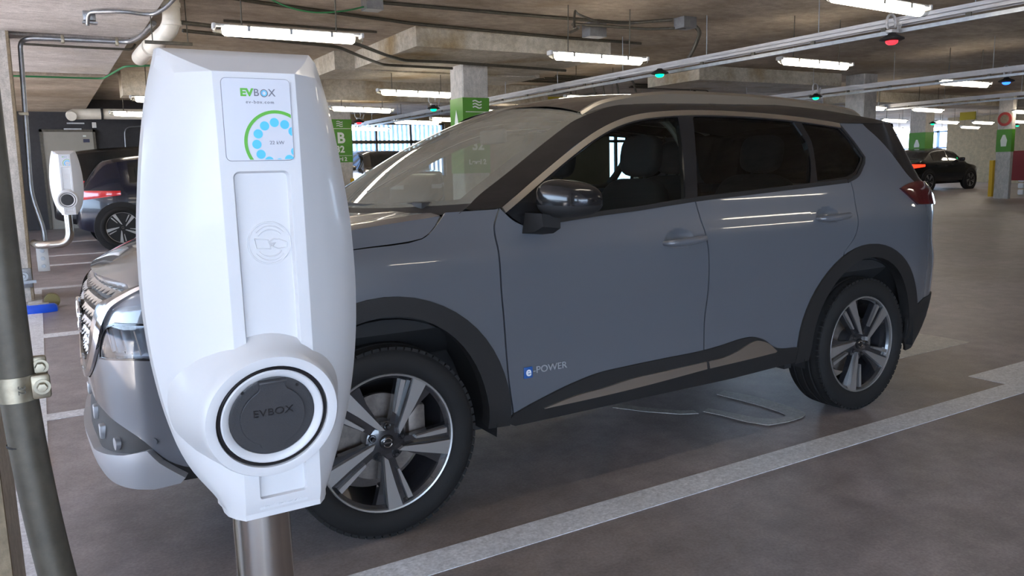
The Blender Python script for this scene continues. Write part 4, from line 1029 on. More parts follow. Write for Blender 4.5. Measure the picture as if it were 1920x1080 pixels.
t = MB(); t.bb(L(pC, 4.40, 6.842, 2.198), L(pC, 4.775, 6.846, 2.208)); t.build('sign_rule', M['sign_white'], bC, smooth=0)
text_mesh('sign_letter', 'C', .40, M['sign_white'], bC, L(pC, 4.585, 6.842, 1.985), depth=.002, bold=.012)
text_mesh('sign_lettering', '32', .20, M['sign_white'], bC, L(pC, 4.585, 6.842, 1.72), depth=.002, bold=.006)
text_mesh('sign_lettering', 'Level 2', .10, M['sign_white'], bC, L(pC, 4.57, 6.842, 1.48), depth=.002, bold=.003)
# pointed leaf shaped mark on the other face
lf = MB(); q = catmull([(0, .30), (.045, .16), (.075, -.02), (.08, -.22), (.03, -.20), (0, -.23), (-.03, -.20), (-.08, -.22), (-.075, -.02), (-.045, .16), (0, .30)], 5)
lf.prism([(L(pC, 0, 7.05 + a, 0)[1], L(pC, 0, 0, 1.94 + b)[2]) for a, b in q], -.003, 'x', L(pC, 4.33 + .022, 0, 0)[0]); lf.build('bird_shaped_mark', M['sign_white'], bC, smooth=0)
bB = band(pB, 4.26, 12.80, 4.75, 13.25, 1.62, 2.51)
c_ = L(pB, 4.50, 12.79, 2.415); waves(bB, c_[0] + .02, c_[1], c_[2], .13, .010)
t = MB(); t.bb(L(pB, 4.28, 12.792, 2.315), L(pB, 4.76, 12.796, 2.325)); t.build('sign_rule', M['sign_white'], bB, smooth=0)
t = MB(); t.bb(L(pB, 4.28, 12.792, 1.755), L(pB, 4.76, 12.796, 1.763)); t.build('sign_rule', M['sign_white'], bB, smooth=0)
text_mesh('sign_letter', 'B', .30, M['sign_white'], bB, L(pB, 4.535, 12.792, 2.115), depth=.002, bold=.010)
text_mesh('sign_lettering', '32', .19, M['sign_white'], bB, L(pB, 4.505, 12.792, 1.885), depth=.002, bold=.006)
text_mesh('sign_lettering', 'Level 2', .105, M['sign_white'], bB, L(pB, 4.49, 12.792, 1.685), depth=.002, bold=.004)
for o, x, y, z in ((pB, 4.752, 12.78, .30),):
    t = MB(); t.bb(L(o, x - .06, y, z), L(o, x + .02, y + .10, z + .98)); t.build('yellow_guard', M['yellow'], o, smooth=0)
bR = band(pR, 22.30, 8.55, 22.46, 8.95, 1.50, 2.12)
t = MB(); t.lathe([(.12, -.02), (.19, -.02), (.19, 0)], 28, 'x', L(pR, 22.29, 8.74, 2.40)); t.build('ring_sign', M['red_sign'], pR)
t = MB(); t.lathe([(.0, -.012), (.165, -.012)], 28, 'x', L(pR, 22.29, 8.74, 2.40)); t.build('ring_sign_plate', M['pillar_edge'], pR)
t = MB(); t.prism([(L(pR, 0, 8.75 + a, 0)[1], L(pR, 0, 0, 1.80 + b)[2]) for a, b in ((-.07, -.15), (.07, -.15), (.09, .02), (.03, .17), (-.03, .17), (-.09, .02))], -.003, 'x', L(pR, 22.315, 0, 0)[0]); t.build('bird_shaped_mark', M['sign_white'], bR, smooth=0)
t = MB(); t.bb(L(pR, 22.24, 8.96, .25), L(pR, 22.34, 9.06, 1.27)); t.build('yellow_guard', M['yellow'], pR, smooth=0)
bG = band(pG, 25.8, 13.25, 26.3, 13.85, 1.5, 2.3)
t = MB(); t.prism([(L(pG, 0, 13.55 + a, 0)[1], L(pG, 0, 0, 1.85 + b)[2]) for a, b in ((-.09, -.17), (.09, -.17), (.10, .02), (.03, .2), (-.03, .2), (-.10, .02))], -.003, 'x', L(pG, 25.82, 0, 0)[0]); t.build('bird_shaped_mark', M['sign_white'], bG, smooth=0)
t = MB(); t.add([L(pL, -1.1635 , 6.035, .14), L(pL, -1.1635, 6.51, .14), L(pL, -1.1635 + .0434, 6.51, 2.85), L(pL, -1.1635 + .0434, 6.035, 2.85)], [(0, 1, 2, 3)]); t.add([L(pL, -1.19, 6.0165, .14), L(pL, -1.1635, 6.0165, .14), L(pL, -1.1635 + .0434, 6.0165, 2.85), L(pL, -1.19 + .0434, 6.0165, 2.85)], [(0, 1, 2, 3)]); t.build('brown_edge', M['pillar_edge'], pL, smooth=0)  # thin darker brown sheet over the side face and corner
t = MB(); t.bb(L(pN, -1.18, -1.985, .0), L(pN, -1.106, -1.962, 2.84)); t.build('edge_guard', M['pillar_edge'], pN, smooth=0)

# ------------------------------------------------------------------ conduits, pipes and boxes near the left pillars
def tubeo(name, pts, r, m, label, cat, n=12, rad=.1, group=None):
    t = MB(); t.tube(bend(pts, rad), r, n); return setp(t.build(name, m, smooth=50), label, cat, group)
nc = thing('conduit', 'thick weathered conduit at the left edge, bent near the floor, nearest of all', 'conduit', (-1.05, -2.35, 0))
t = MB(); t.tube(catmull([(-.002, 0, 2.84), (-.002, 0, 1.9), (-.002, 0, 1.16), (.000, 0, 1.05), (.007, -.004, .93), (.020, -.010, .80), (.040, -.014, .66), (.065, -.014, .5), (.08, -.014, .3), (.08, -.014, 0)], 8), .0215, 24); t.build('conduit_pipe', M['galv_dirty'], nc, smooth=60)
t = MB(); t.tube([(-.002, 0, 1.055), (-.002, 0, 1.087)], .0235, 28)
t.bb((.014, -.018, 1.055), (.036, -.010, 1.087), bev=.004); t.bb((.014, -.002, 1.078), (.034, .008, 1.108), bev=.004)
cl = t.build('pipe_clamp', M['bronze_clip'], nc, smooth=40)
for z, y in ((1.071, -.018), (1.094, -.002)):
    b_ = MB(); b_.lathe([(.0, -.010), (.0055, -.0095), (.0062, -.004), (.0062, 0)], 6, 'y', (.0265, y, z)); b_.lathe([(.0062, -.002), (.0095, -.002), (.0095, .002)], 20, 'y', (.0265, y, z)); b_.build('clamp_bolt', M['bronze_clip'], cl, smooth=30)
text_mesh('clamp_stamp', '32', .012, M['galv_dirty'], cl, (.004, -.0238, 1.071), depth=.0006, rot=(PI / 2, PI / 2, 0))
t = MB(); t.lathe([(.0218, 0), (.0224, .0015), (.0218, .003)], 24, 'z', (.0015, 0, .995)); t.build('pipe_joint', M['dark'], nc)
fc = thing('conduit', 'grey steel conduit running down the far pillar into a small box', 'conduit', (-1.05, 6.10, .75))
t = MB(); t.tube(bend([(.04, .02, -.03), (.04, .02, .12), (-.035, .02, .48), (.010, .08, 1.72), (.020, .10, 2.02), (.10, -.02, 2.05), (1.02, -.08, 2.05), (1.10, -.45, 2.06), (1.16, -1.0, 2.10)], .12, 6), .024, 14); t.build('conduit_pipe', M['galv'], fc, smooth=50)
for p, d in (((-.02, .05, 1.30), (.09, .05, .03)), ((.40, -.045, 2.05), (.03, .06, .08)), ((.90, -.07, 2.05), (.03, .06, .08))):
    t = MB(); t.box(p, d, bev=.004); t.build('pipe_clip', M['bronze_clip'], fc)
jb = thing('junction_box', 'grey junction box with three round knockouts on the far pillar', 'box', (-1.045, 6.08, .43))
t = MB(); t.bb((-.055, -.05, .0), (.055, .05, .27), bev=.006); t.build('box_body', M['fixture'], jb)
for k in range(3):
    t = MB(); t.lathe([(.0, -.053), (.019, -.053), (.021, -.0505), (.021, -.049)], 20, 'y', (0, 0, .055 + k * .08)); t.build('knockout', M['galv'], jb)
tubeo('conduit', [(.04, 6.16, 2.80), (.0, 6.12, 2.74), (-.4, 6.10, 2.735), (-1.0, 6.10, 2.74)], .012, M['galv_dirty'], 'thin dark cable under the conduit beside the far pillar', 'cable')
b0 = thing('ceiling_box', 'small grey steel box under the pale ceiling at upper left', 'box', (-.47, 4.75, 2.72))
t = MB(); t.bb((-.05, -.05, .05), (.05, .05, .13), bev=.003); t.bb((-.06, -.07, .02), (.06, .0, .035)); t.build('box_body', M['galv'], b0)
t = MB(); t.tube([(-.02, -.05, .0), (-.02, -.05, .10)], .014, 10); t.build('box_gland', M['galv'], b0)
tubeo('conduit', [(-.49, 4.70, 2.74), (-.48, 4.62, 2.825), (-.22, 4.45, 2.82), (.02, 4.50, 2.81), (.10, 4.25, 2.83), (.19, 3.68, 2.90)], .017, M['galv'], 'galvanised conduit curving across the pale ceiling towards the white drain pipe', 'conduit', rad=.12)
gc = tubeo('conduit', [(-1.2, 9.42, 2.80), (-.07, 9.40, 2.80), (.11, 8.2, 2.83), (.45, 8.1, 2.84), (1.1, 8.15, 2.84)], .013, M['green_cable'], 'thin green cable run below the second ceiling band', 'cable')
pv = thing('drain_pipe', 'white plastic drain pipe with an elbow under the ceiling behind the foreground charger', 'pipe', (.20, 4.75, 2.62))
t = MB(); t.tube(bend([(.02, .42, .50), (.02, -.02, .46), (.02, -.02, .14), (-.10, .20, .03), (-.16, .75, .0), (-.16, 1.1, .0)], .14, 8), .080, 26); t.build('pipe_body', M['pvc'], pv, smooth=50)
for c_, d_ in (((.02, -.02, .34), (0, 0, 1)), ((.02, -.02, .17), (0, .0, 1)), ((-.13, .42, .01), (-.1, 1, -.05))):
    d_ = Vector(d_).normalized(); c_ = Vector(c_); t = MB(); t.tube([c_ - d_ * .02, c_ + d_ * .02], .088, 26); t.build('pipe_collar', M['pvc'], pv)
t = MB(); t.box((-.02, .0, -.005), (.42, .03, .03), bev=.004); t.build('pipe_bracket', M['galv_dirty'], pv)
for x in (-.16, .15):
    t = MB(); t.tube([(x, .0, -.01), (x, .0, .45)], .005, 8); t.build('hanger_rod', M['galv_dirty'], pv)
d2 = thing('drain_pipe', 'dusty drain pipe hung in front of the dark wall at the back left', 'pipe', (-.34, 14.3, 2.62))
t = MB(); t.tube([(0, -.1, .0), (.0, 0, .02), (.05, .05, .05), (.4, .06, .06), (2.5, .06, .07)], [.09, .10, .105, .105, .105], 18); t.build('pipe_body', M['pvc'], d2, smooth=50)
t = MB(); t.tube([(.52, .06, .065), (.56, .06, .065)], .125, 18); t.build('pipe_collar', M['dark'], d2)
for z, x in ((-.13, .06), (-.24, .0)):
    t = MB(); t.box((x, -.05, z), (.30, .03, .025)); t.build('pipe_bracket', M['galv'], d2)
t = MB(); t.box((.38, -.02, -.16), (.07, .06, .10)); t.build('wall_box', M['fixture'], d2)
# blue foot at the pillar base
bf = thing('rubber_stop', 'glossy blue moulded rubber stop lying against the base of the pale pillar', 'wheel stop', (-1.10, 5.28, fz(5.28)))
t = MB(); t.grid([[(p[0], p[1], z) for p in [(a * s_, b * s_ * .8) for a, b in ((-.17, -.09), (.04, -.10), (.13, -.05), (.14, .03), (.08, .10), (-.14, .10), (-.18, .03), (-.17, -.09))]] for z, s_ in ((0, 1.0), (.03, 1.03), (.06, .96), (.075, .80), (.076, .02))]); t.build('stop_body', M['blue_foot'], bf, smooth=50)
t = MB(); t.box((-.02, .02, .079), (.17, .09, .006), bev=.002); t.build('stop_insert', M['paint_dull'], bf)
t = MB(); t.box((-.245, -.02, .045), (.10, .10, .09), bev=.012); setp(t.build('foam_block', M['cream'], loc=(-1.10, 5.28, fz(5.28))), 'cream block beside the blue rubber stop at the pillar base', 'block')
t = MB(); t.tube([(0, 0, .07), (.0, .11, .07)], .070, 22); bk = setp(t.build('cable_drum', M['brass'], loc=(-1.005, 5.47, fz(5.5))), 'small dull brass drum lying behind the blue rubber stop', 'drum')
t = MB(); t.box((0, 0, 0), (.15, .03, .20), bev=.005); t.box((.05, -.02, -.04), (.12, .06, .03)); bp_ = t.build('bracket_plate', M['galv'], loc=(-1.235, 5.99, .40)); bp_.parent = pL; bp_.location = L(pL, -1.235, 5.995, .38)
t = MB(); t.lathe([(.0, -.05), (.018, -.05), (.022, -.03), (.045, -.03), (.05, 0)], 20, 'y', (0, 0, .02)); o = t.build('bracket_bolt', M['galv'], bp_)

# ------------------------------------------------------------------ ceiling conduits
for pts, r, lb in (
    ([(.30, 4.69, 2.80), (2.1, 5.20, 2.80), (2.25, 5.3, 2.80), (2.9, 6.05, 2.81), (3.3, 6.45, 2.82), (4.0, 6.50, 2.835), (6.1, 6.75, 2.835)], .020, 'conduit passing behind the nearest tube light and bending down past the drop panel'),
    ([(.35, 5.0, 2.78), (2.05, 5.42, 2.78), (2.7, 6.25, 2.79), (3.15, 6.80, 2.80), (4.2, 6.82, 2.80)], .018, 'lower of the two conduits that end at the pillar marked C'),
    ([(.55, 4.74, 3.09), (1.05, 4.92, 3.09), (3.0, 5.40, 3.09), (5.2, 5.565, 3.09), (6.6, 5.57, 3.09)], .018, 'long conduit high on the ceiling in front of the drop panel'),
    ([(2.21, 4.46, 3.09), (3.76, 4.45, 3.09), (5.4, 4.4, 3.09), (5.78, 4.0, 3.09)], .018, 'conduit leaving the square ceiling box towards the right'),
    ([(.96, 6.05, 3.094), (2.8, 6.1, 3.094)], .014, 'short conduit left of the drop panel'),
    ([(4.9, 4.9, 3.03), (4.85, 4.6, 3.04), (4.6, 4.5, 3.05), (5.6, 4.2, 3.0), (5.9, 3.9, 2.99)], .016, 'arched conduit above the second tube light'),
    ([(6.05, 3.9, 3.02), (6.12, 3.88, 2.95), (6.15, 4.0, 2.80), (6.1, 4.1, 2.62)], .024, 'thick conduit dropping into the cable tray'),
    ([(4.0, 3.55, 2.80), (4.05, 3.60, 3.0), (4.3, 3.9, 3.03), (4.9, 4.3, 3.05)], .013, 'thin drop cable feeding the second tube light')):
    tubeo('conduit', pts, r, M['galv_dirty'], lb, 'conduit', 10, .14)
boxo('ceiling_box', (2.02, 4.36, 3.0), (2.20, 4.52, 3.108), M['galv'], 'square grey junction box on the ceiling above the nearest tube light', 'box')
boxo('ceiling_box', (5.80, 3.82, 2.98), (6.0, 4.0, 3.108), M['galv'], 'grey junction box on the ceiling above the cable tray', 'box')
boxo('ceiling_box', (4.95, 4.55, 2.94), (5.2, 4.72, 3.108), M['galv'], 'grey junction box above the second tube light', 'box')
tubeo('cable', [(.95, 4.4, 3.07), (1.25, 4.42, 2.95), (1.55, 4.44, 2.93), (1.85, 4.44, 2.98), (2.05, 4.45, 3.04)], .008, M['green_cable'], 'green cable sagging from the ceiling box at top', 'cable', 8, .2)
rng = random.Random(3)
for k in range(16):
    x = rng.uniform(6.5, 11.0); l = rng.uniform(1.2, 2.4)
    along = k % 2 == 0; y = 9.2 + k * .09 if along else 11.5 + k * .02
    if not along: x = 6.6 + k * .42
    p0 = (x, y, 3.09); p1 = (x + l, y, 3.09) if along else (x, y + l, 3.09)
    drop = rng.uniform(.15, .40)
    tubeo('conduit', [p0, p1, (p1[0] + .12, p1[1] + .05, 3.09 - drop)], rng.choice([.014, .018, .022]), M['galv_dirty'], 'one of the dim conduits hanging in the dark ceiling behind the drop panel', 'conduit', 8, .12, group='dim ceiling conduits behind the drop panel')

# ------------------------------------------------------------------ cable trays and bay lights
def tray(x, y0, y1, z, label, step=1.6, w=.11):
    o = thing('cable_tray', label, 'cable tray', (x, y0, z)); Ln = y1 - y0
    t = MB(); t.bb((-w / 2, 0, .045), (w / 2, Ln, .050)); t.bb((-w / 2, 0, .015), (-w / 2 + .004, Ln, .085)); t.bb((w / 2 - .004, 0, .015), (w / 2, Ln, .085)); t.build('tray_channel', M['tray'], o, smooth=0)
    t = MB(); t.bb((-w / 2 - .01, 0, -.060), (-w / 2 + .02, Ln, -.025)); t.build('tray_rail', M['galv'], o, smooth=0)
    k = 0
    y = .4
    while y < Ln:
        t = MB(); t.bb((-w / 2 - .005, y, -.055), (-w / 2 + .01, y + .05, .01)); t.build('rail_clip', M['galv_dirty'], o, smooth=0)
        if k % 2 == 0:
            t = MB(); t.tube([(0, y, .05), (0, y, 3.11 - z)], .005, 6); t.build('hanger_rod', M['galv'], o)
        y += step / 2; k += 1
    return o
tray(6.05, -1.5, 16.0, 2.56, 'long white cable tray hung across the ceiling above the large SUV')
tray(11.35, -2.0, 16.0, 2.56, 'second cable tray further right above the SUV tail')
tray(16.3, -1.5, 16.5, 2.56, 'third cable tray deep in the deck on the right')
def sensor(x, y, z, colr, label, hook=True):
    o = thing('bay_light', label, 'indicator light', (x, y, z))
    t = MB(); t.lathe([(.0, .060), (.030, .060), (.040, .045), (.105, .012), (.110, .0), (.085, -.010), (.055, -.012)], 28, 'z'); t.build('sensor_housing', M['plastic'], o, smooth=40)
    t = MB(); t.lathe([(.055, -.010), (.050, -.030), (.030, -.044), (.0, -.048)], 24, 'z'); t.build('indicator_dome', M['led_' + colr], o, smooth=60)
    if hook:
        t = MB(); t.tube([(.0 + .065 * math.cos(a) - .02, 0, .15 + .075 * math.sin(a)) for a in np.linspace(-.6, PI + .8, 18)], .012, 8); t.build('flex_hose', M['tray'], o, smooth=50)
        t = MB(); t.box((.0, 0, .075), (.10, .07, .03), bev=.006); t.box((.10, 0, .11), (.02, .03, .10), rot=Matrix.Rotation(.35, 3, 'Y')); t.build('sensor_bracket', M['tray'], o)
sensor(5.93, 1.19, 2.44, 'red', 'red bay indicator light under the cable tray at the top right')
sensor(5.75, 4.20, 2.48, 'green', 'green bay indicator light right of the second tube light', False)
sensor(10.75, 5.86, 2.465, 'green', 'green bay indicator light above the rear roof of the large SUV')
sensor(11.39, 3.02, 2.44, 'blue', 'blue bay indicator light at the right edge')
sensor(4.97, 9.13, 2.44, 'green', 'green bay indicator light left of the pillar marked C')
sensor(4.86, 12.55, 2.44, 'red', 'red bay indicator light beside the pillar marked B')
sensor(23.2, 11.39, 2.46, 'green', 'green bay indicator light in the distance above the sedan', False)
sensor(28.9, 11.78, 2.46, 'green', 'green bay indicator light right of the red ring sign', False)

# ------------------------------------------------------------------ tube lights
def lamp_proto():
    o = thing('tube_light', 'x', 'ceiling light', (0, 0, 0)); Ln = 1.28
    t = MB(); t.grid([[(x, y, z) for y, z in ((-.036, .024), (-.034, .036), (-.022, .046), (.022, .046), (.034, .036), (.036, .024), (-.036, .024))] for x in (-Ln / 2, Ln / 2)]); n = 7
    t.bb((-Ln / 2, -.052, .0), (-Ln / 2 + .03, .052, .045), bev=.008); t.bb((Ln / 2 - .03, -.052, .0), (Ln / 2, .052, .045), bev=.008); t.build('fixture_body', M['fixture'], o, smooth=40)
    t = MB(); t.grid([[(x, .046 * s_ * math.cos(a), -.052 * s_ * math.sin(a)) for a in np.linspace(-.55, PI + .55, 17)] for x, s_ in ((-.565, .1), (-.560, .7), (-.54, 1), (.54, 1), (.56, .7), (.565, .1))]); t.build('tube_diffuser', M['tube'], o, smooth=60)
    for s_ in (-1, 1):
        t = MB(); t.grid([[(x * s_, .048 * q * math.cos(a), -.05 * q * math.sin(a)) for a in np.linspace(0, PI, 11)] for x, q in ((.566, .95), (.61, .9), (.635, .55), (.638, .05))]); t.build('end_cap', M['diffuser_end'], o, smooth=60)
    for x in (-.35, 0, .35):
        t = MB(); t.grid([[(x + d, y, z) for y, z in ((-.054, -.012), (-.054, .030), (-.030, .048), (.030, .048), (.054, .030), (.054, -.012))] for d in (-.012, .012)]); t.build('cover_clip', M['galv'], o)
    for x in (-.40, .40):
        t = MB(); t.tube([(x, 0, .045), (x, 0, .56)], .006, 8); t.build('hanger_rod', M['galv_dirty'], o)
    return o
TL = [(1.00, 3.56, 'nearest tube light, hung above and behind the foreground charger', -.10), (4.54, 3.83, 'second tube light, above the windshield of the large SUV', -.10),
      (4.13, 7.93, 'tube light ending behind the pillar marked C', -.05), (7.49, 3.27, 'tube light above the roof of the large SUV, between two cable trays', -.05), (4.83, .57, 'tube light cut off by the top edge of the photo', .0),
      (12.23, 4.12, 'tube light right of the pillar rising behind the SUV roof', -.1), (4.34, 10.91, 'tube light right above the green band lettered B', 0), (18.11, 8.39, 'tube light high over the sedan, above the yellow hanging sign level', 0),
      (22.45, 8.30, 'tube light just above the red ring sign at the right edge', 0), (21.77, 11.73, 'tube light touching the rear spoiler outline of the large SUV', 0), (25.13, 12.07, 'tube light over the boot of the sedan beside a green indicator', 0),
      (7.56, 7.98, 'tube light above the windshield top edge, next to the yellow sign', 0), (6.89, 14.15, 'tube light in front of the louvred opening', 0), (6.59, 16.67, 'tube light low over the far bronze SUV', 0), (7.35, 11.0, 'tube light right of the pillar marked C', 0),
      (.93, 9.84, 'tube light at left, above the dark drain pipe', 0), (.84, 12.65, 'tube light at left in front of the dark wall', 0),
      (15.55, 8.24, 'short looking tube light beside the brown pillar behind the SUV roof', 0), (27.2, 15.44, 'distant tube light above the bright right opening', 0), (29.77, 15.28, 'distant tube light over the roof of the sedan', 0),
      (27.3, 12.1, 'distant tube light left of the red ring sign', 0), (30.6, 14.4, 'distant tube light over the bonnet of the sedan', 0), (28.74, 11.5, 'distant tube light right of the red ring sign', 0), (32.3, 18.24, 'farthest tube light above the bright right opening', 0), (7.43, 13.2, 'tube light left of the pillar marked C, second behind it', 0)]
OFF = [(1.0, -1.2), (5.2, -3.4), (9.6, -3.0), (-2.2, -3.0), (3.0, -7.5), (-3.5, 3.2), (-3.5, 8.5), (-3.0, -9.0), (10.5, 14.5), (17.0, 13.5)]
pr = lamp_proto(); first = True
for x, y, lb, tw in TL + [(x, y, None, 0) for x, y in OFF]:
    o = pr if first else copy_tree(pr); first = False
    o.location = (x, y, 2.56); o.rotation_euler = (0, .022, tw)
    o['label'] = lb or 'tube light outside the view of the photo'; o['group'] = 'tube lights of the deck'

# ------------------------------------------------------------------ hanging signs
sg_ = thing('hanging_sign', 'yellow and navy hanging direction sign behind the windshield top', 'sign', (8.9, 11.2, 2.62))
t = MB(); t.bb((-.62, -.02, 0), (.52, .02, .30)); t.build('sign_board', M['yellow_sign'], sg_, smooth=0)
t = MB(); t.bb((.52, -.022, 0), (.98, .022, .30)); t.bb((-.74, -.022, 0), (-.62, .022, .30)); t.build('sign_end', M['navy'], sg_, smooth=0)
text_mesh('sign_arrow', '↑↓', .16, M['navy'], sg_, (.33, -.023, .17), depth=.001)
sy = thing('hanging_sign', 'small plain yellow sign hung far off above the sedan', 'sign', (20.0, 8.47, 2.34))
t = MB(); t.bb((-.02, -.20, 0), (.02, .20, .20)); t.build('sign_board', M['yellow_sign'], sy, smooth=0)
boxo('red_banner', (24.0, 8.2, .66), (24.04, 9.36, 1.53), M['red_panel'], 'dark red board at the right edge beyond the far pillar', 'board')
wb = thing('window_blocks', 'white blocks standing in for a bright window under the dark red board', 'bright blocks', (24.3, 9.05, fz(9.05)))
for k in range(3):
    for d in (-.10, .16):
        t = MB(); t.box((0, d, .10 + .19 * k), (.10, .17, .16), bev=.04); t.build('window_block', M['white'], wb)
# ================================================================== OTHER CARS
def bg_car(name, label, cat, loc, rotz, L_, W_, tops, belt_, m, wheel_x, wr=.33, tail='red_tail', xwin=(0, 1), facing_glass=True):
    """x runs from the nose (0) to the tail (L_); y=0 centre; tops: (x, z) outline of bonnet, roof and boot"""
    o = thing(name, label, cat, loc, rotz)
    T = pchip([p[0] for p in tops], [p[1] for p in tops]); w2 = W_ / 2
    def sec(x):
        e = min(1.0, max(0.0, min(x, L_ - x)) / .75); wx = w2 * (.72 + .28 * math.sin(PI / 2 * e) ** .8)
        tz = float(T(x)); b = min(belt_, tz - .03); gh = tz - b; zb = .22 + .12 * (1 - min(1, max(0, min(x, L_ - x)) / .35))
        rw = wx * (.95 - .42 * min(1, gh / .55) * .62) if gh > .05 else wx * .90
        return [(wx * .80, zb), (wx * .97, zb + .10), (wx, .52), (wx * .99, b - .12), (wx * .95, b), (rw, tz - min(.07, gh * .4)), (rw * .80, tz - min(.015, gh * .2)), (rw * .4, tz), (0, tz + .004)]
    rows_ = []
    xs_ = [0] + list(np.linspace(.03, L_ - .03, 56)) + [L_]
    for x in xs_:
        s_ = sec(x); k = 1.0
        if x in (0, L_): s_ = [(a * .9, b * .96 + .02) for a, b in s_]
        full = [(x, -a, b) for a, b in s_] + [(x, a, b) for a, b in s_[-2::-1]]
        rows_.append(full)
    t = MB(); t.grid(rows_); nn = len(rows_[0]); t.f.append(tuple(range(nn))); t.m.append(0); t.f.append(tuple(range(len(t.v) - 1, len(t.v) - nn - 1, -1))); t.m.append(0)
    t.build('car_body', m, o, smooth=38)
    # side glass
    def strip(x0, x1, f0, f1, sg, off=.006):
        r = []
        for x in np.linspace(x0, x1, 18):
            s_ = sec(x); a, b = s_[4], s_[5]; r.append([(x, -sg * (a[0] + (b[0] - a[0]) * f + off), a[1] + (b[1] - a[1]) * f + off * .3) for f in (f0, (f0 + f1) / 2, f1)])
        return r
    for sg in (1, -1):
        for x0, x1 in xwin:
            t = MB(); t.grid(strip(x0, x1, .10, .90, sg)); t.build('side_window', M['bg_glass'], o, smooth=40)
    # windscreens on the sloping parts of the outline
    def screen(x0, x1, nm):
        r = []
        for x in np.linspace(x0, x1, 12):
            s_ = sec(x); q = [(x, -a * .93, b + .008) for a, b in s_[5:]]; r.append(q + [(p[0], -p[1], p[2]) for p in q[-2::-1]])
        t = MB(); t.grid(r); t.build(nm, M['bg_glass'], o, smooth=40)
    top_x = [p[0] for p in tops]
    screen(top_x[2] + .06, top_x[3] - .05, 'windscreen'); screen(top_x[-3] + .05, top_x[-2] - .06, 'rear_screen')
    for x in wheel_x:
        for sg in (1, -1):
            yy = -sg * (w2 + .012); t = MB(); t.lathe([(.0, 0), (wr + .07, 0), (wr + .075, .012 * sg), (wr + .07, .06 * sg)], 30, 'y', (x, -sg * (w2 + .004), wr)); t.build('wheel_arch', M['dark'], o, smooth=0)
            make_wheel(o, (x, yy, wr), 20 + 31 * sg, sg, wr / .36, full=False)
    for sg in (1, -1):
        t = MB(); zt = belt_ - .13
        for a, b, x0, x1 in ((.0, .10, L_ - .62, L_ + .012),):
            r = []
            for x in np.linspace(x0, x1, 10):
                xx = min(x, L_); s_ = sec(xx); hw = max(s_[3][0], .1) * (.9 if xx == L_ else 1) + .008; kk = (x - x0) / (x1 - x0)
                r.append([(x, -sg * hw, zt - .02 - .07 * kk), (x, -sg * (hw + .004), zt + .02), (x, -sg * (hw - .004), zt + .05 + .02 * kk)])
            t.grid(r)
            e = r[-1]; t.grid([e, [(L_ + .014, q[1] * .45, q[2]) for q in e]])
        t.build('tail_lamp', M[tail], o, smooth=40)
        t = MB(); r = []
        for x in np.linspace(-.012, .42, 8):
            xx = max(x, 0); s_ = sec(xx); hw = max(s_[3][0], .1) * (.9 if xx == 0 else 1) + .007; zz = min(.72, float(T(max(xx, .02))) - .12); r.append([(x, -sg * hw, zz - .05), (x, -sg * hw, zz + .05)])
        t.grid(r); t.grid([r[0], [(-.014, q[1] * .6, q[2]) for q in r[0]]]); t.build('headlamp', M['silver'], o, smooth=40)
        for x in ((xwin[0][0] + xwin[0][1]) / 2 + .28, (xwin[-1][0] + xwin[-1][1]) / 2 + .25):
            t = MB(); s_ = sec(x); t.box((x, -sg * (s_[3][0] + .02), belt_ - .11), (.17, .03, .025), bev=.008); t.build('door_handle', m, o)
        t = MB(); s_ = sec(xwin[0][0] + .15); t.box((xwin[0][0] + .18, -sg * (s_[4][0] + .11), belt_ + .07), (.10, .19, .13), bev=.035); t.build('wing_mirror', m, o)
    return o
hatch_top = [(0, .62), (.12, .80), (1.05, .98), (1.95, 1.46), (2.6, 1.52), (3.45, 1.44), (4.05, 1.02), (4.22, .78)]
# these cars are built nose at x=0; PI turns the nose to the right
bg_car('hatchback', 'navy blue hatchback with red tail lamp parked behind the far charging station', 'car', (3.72, 11.70, fz(11.5) - .01), PI, 4.22, 1.80, [(0, .62), (.12, .80), (1.05, 1.00), (1.95, 1.47), (2.7, 1.54), (3.72, 1.45), (4.10, 1.02), (4.22, .72)], 1.02, M['bg_navy'], (.85, 3.62), .345, xwin=((1.55, 2.45), (2.5, 3.45)))
bg_car('parked_suv', 'black SUV whose roof shows above the navy hatchback', 'car', (3.30, 14.35, fz(14.2)), PI, 4.1, 1.9, [(0, .75), (.12, .95), (.8, 1.10), (1.5, 1.62), (2.3, 1.70), (3.6, 1.62), (3.97, 1.10), (4.1, .75)], 1.12, M['bg_black'], (.85, 3.2), .36, xwin=((1.3, 2.2), (2.3, 3.5)))
bg_car('parked_suv', 'dark bronze SUV facing the camera in front of the louvred opening', 'car', (6.72, 13.9, fz(15)), PI / 2, 4.6, 1.86, [(0, .75), (.10, .98), (1.10, 1.12), (1.80, 1.58), (2.8, 1.64), (4.1, 1.58), (4.48, 1.10), (4.6, .75)], 1.10, M['bg_bronze'], (.9, 3.6), .36, xwin=((1.5, 2.5), (2.6, 3.9)))
bg_car('parked_car', 'white car mostly hidden behind the pillar lettered B', 'car', (4.32, 17.2, fz(15.5)), -PI / 2, 3.7, 1.66, [(0, .70), (.10, .90), (.9, 1.0), (1.6, 1.36), (2.2, 1.42), (3.1, 1.36), (3.55, .98), (3.7, .7)], .98, M['silver'], (.75, 3.0), .31, xwin=((1.3, 2.1), (2.15, 3.0)))
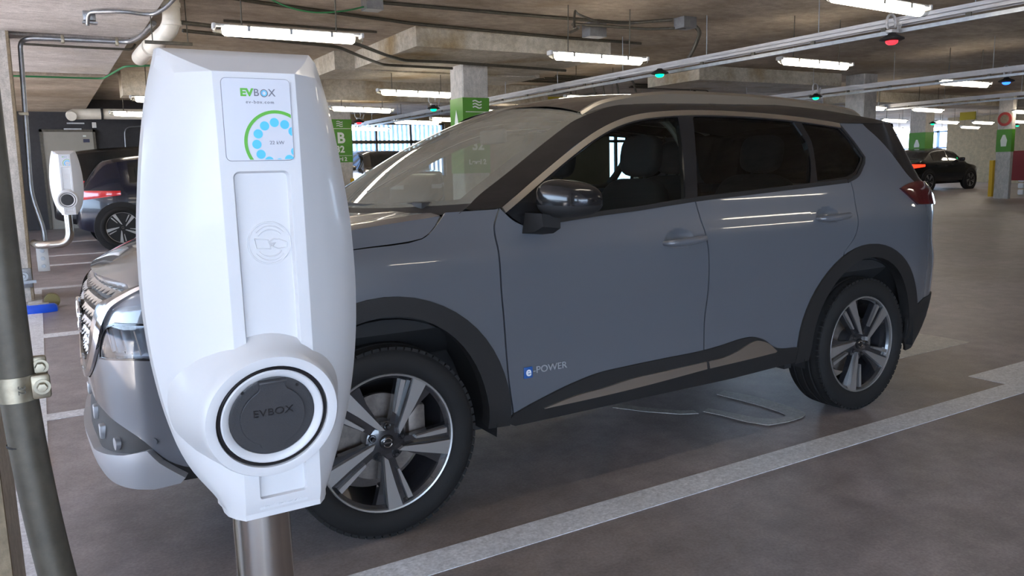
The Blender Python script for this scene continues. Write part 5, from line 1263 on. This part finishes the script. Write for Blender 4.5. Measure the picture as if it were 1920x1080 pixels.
bg_car('sedan', 'black sedan with lit tail lamp driving off at the far right', 'car', (28.0, 13.25, fz(12.8)), PI, 4.1, 1.75, [(0, .60), (.10, .76), (.95, .92), (1.65, 1.38), (2.25, 1.44), (2.85, 1.38), (3.55, 1.04), (4.1, .90)], .97, M['bg_black'], (.80, 3.25), .33, tail='tail_lit', xwin=((1.30, 2.05), (2.12, 2.95)))
# ================================================================== LIGHT
EXPOSURE = 1.5
wd = bpy.data.worlds.new('sky'); scene.world = wd; wd.use_nodes = True
nt = wd.node_tree; bg = nt.nodes['Background']
tc = nt.nodes.new('ShaderNodeTexCoord'); sp_ = nt.nodes.new('ShaderNodeSeparateXYZ'); nt.links.new(tc.outputs['Generated'], sp_.inputs[0])
cr = nt.nodes.new('ShaderNodeValToRGB'); cr.color_ramp.elements[0].position = .0; cr.color_ramp.elements[0].color = (.60, .775, 1.0, 1); cr.color_ramp.elements[1].position = .6; cr.color_ramp.elements[1].color = (.30, .52, 1.0, 1)
nt.links.new(sp_.outputs['Z'], cr.inputs[0]); nt.links.new(cr.outputs[0], bg.inputs[0]); bg.inputs[1].default_value = 5.0

# low sun added at the open left side: it falls on the deck left of the bays and brightens the pale ceiling from below
sl_ = bpy.data.lights.new('sun', 'SUN'); sl_.energy = 27.0; sl_.angle = .01; sl_.color = (1.0, .93, .84)
so_ = bpy.data.objects.new('sun', sl_); COL.objects.link(so_)
so_.rotation_euler = Vector((math.cos(math.radians(25)), .06, -math.sin(math.radians(25)))).to_track_quat('-Z', 'Y').to_euler()

# ================================================================== CAMERA
cd = bpy.data.cameras.new('camera'); cam = bpy.data.objects.new('camera', cd); COL.objects.link(cam)
cd.sensor_fit = 'HORIZONTAL'; cd.sensor_width = 36.0; cd.lens = 27.7410; cd.clip_start = .02; cd.clip_end = 400
cam.matrix_world = Matrix(((0.859353, 0.097774, -0.501949, -1.0017), (-0.510644, 0.111313, -0.852556, -3.5108), (-0.027485, 0.988964, 0.145585, 1.3240), (0, 0, 0, 1)))
scene.camera = cam
scene.view_settings.view_transform = 'Standard'; scene.view_settings.look = 'None'; scene.view_settings.gamma = 1.0
scene.view_settings.use_curve_mapping = False
scene.view_settings.exposure = EXPOSURE
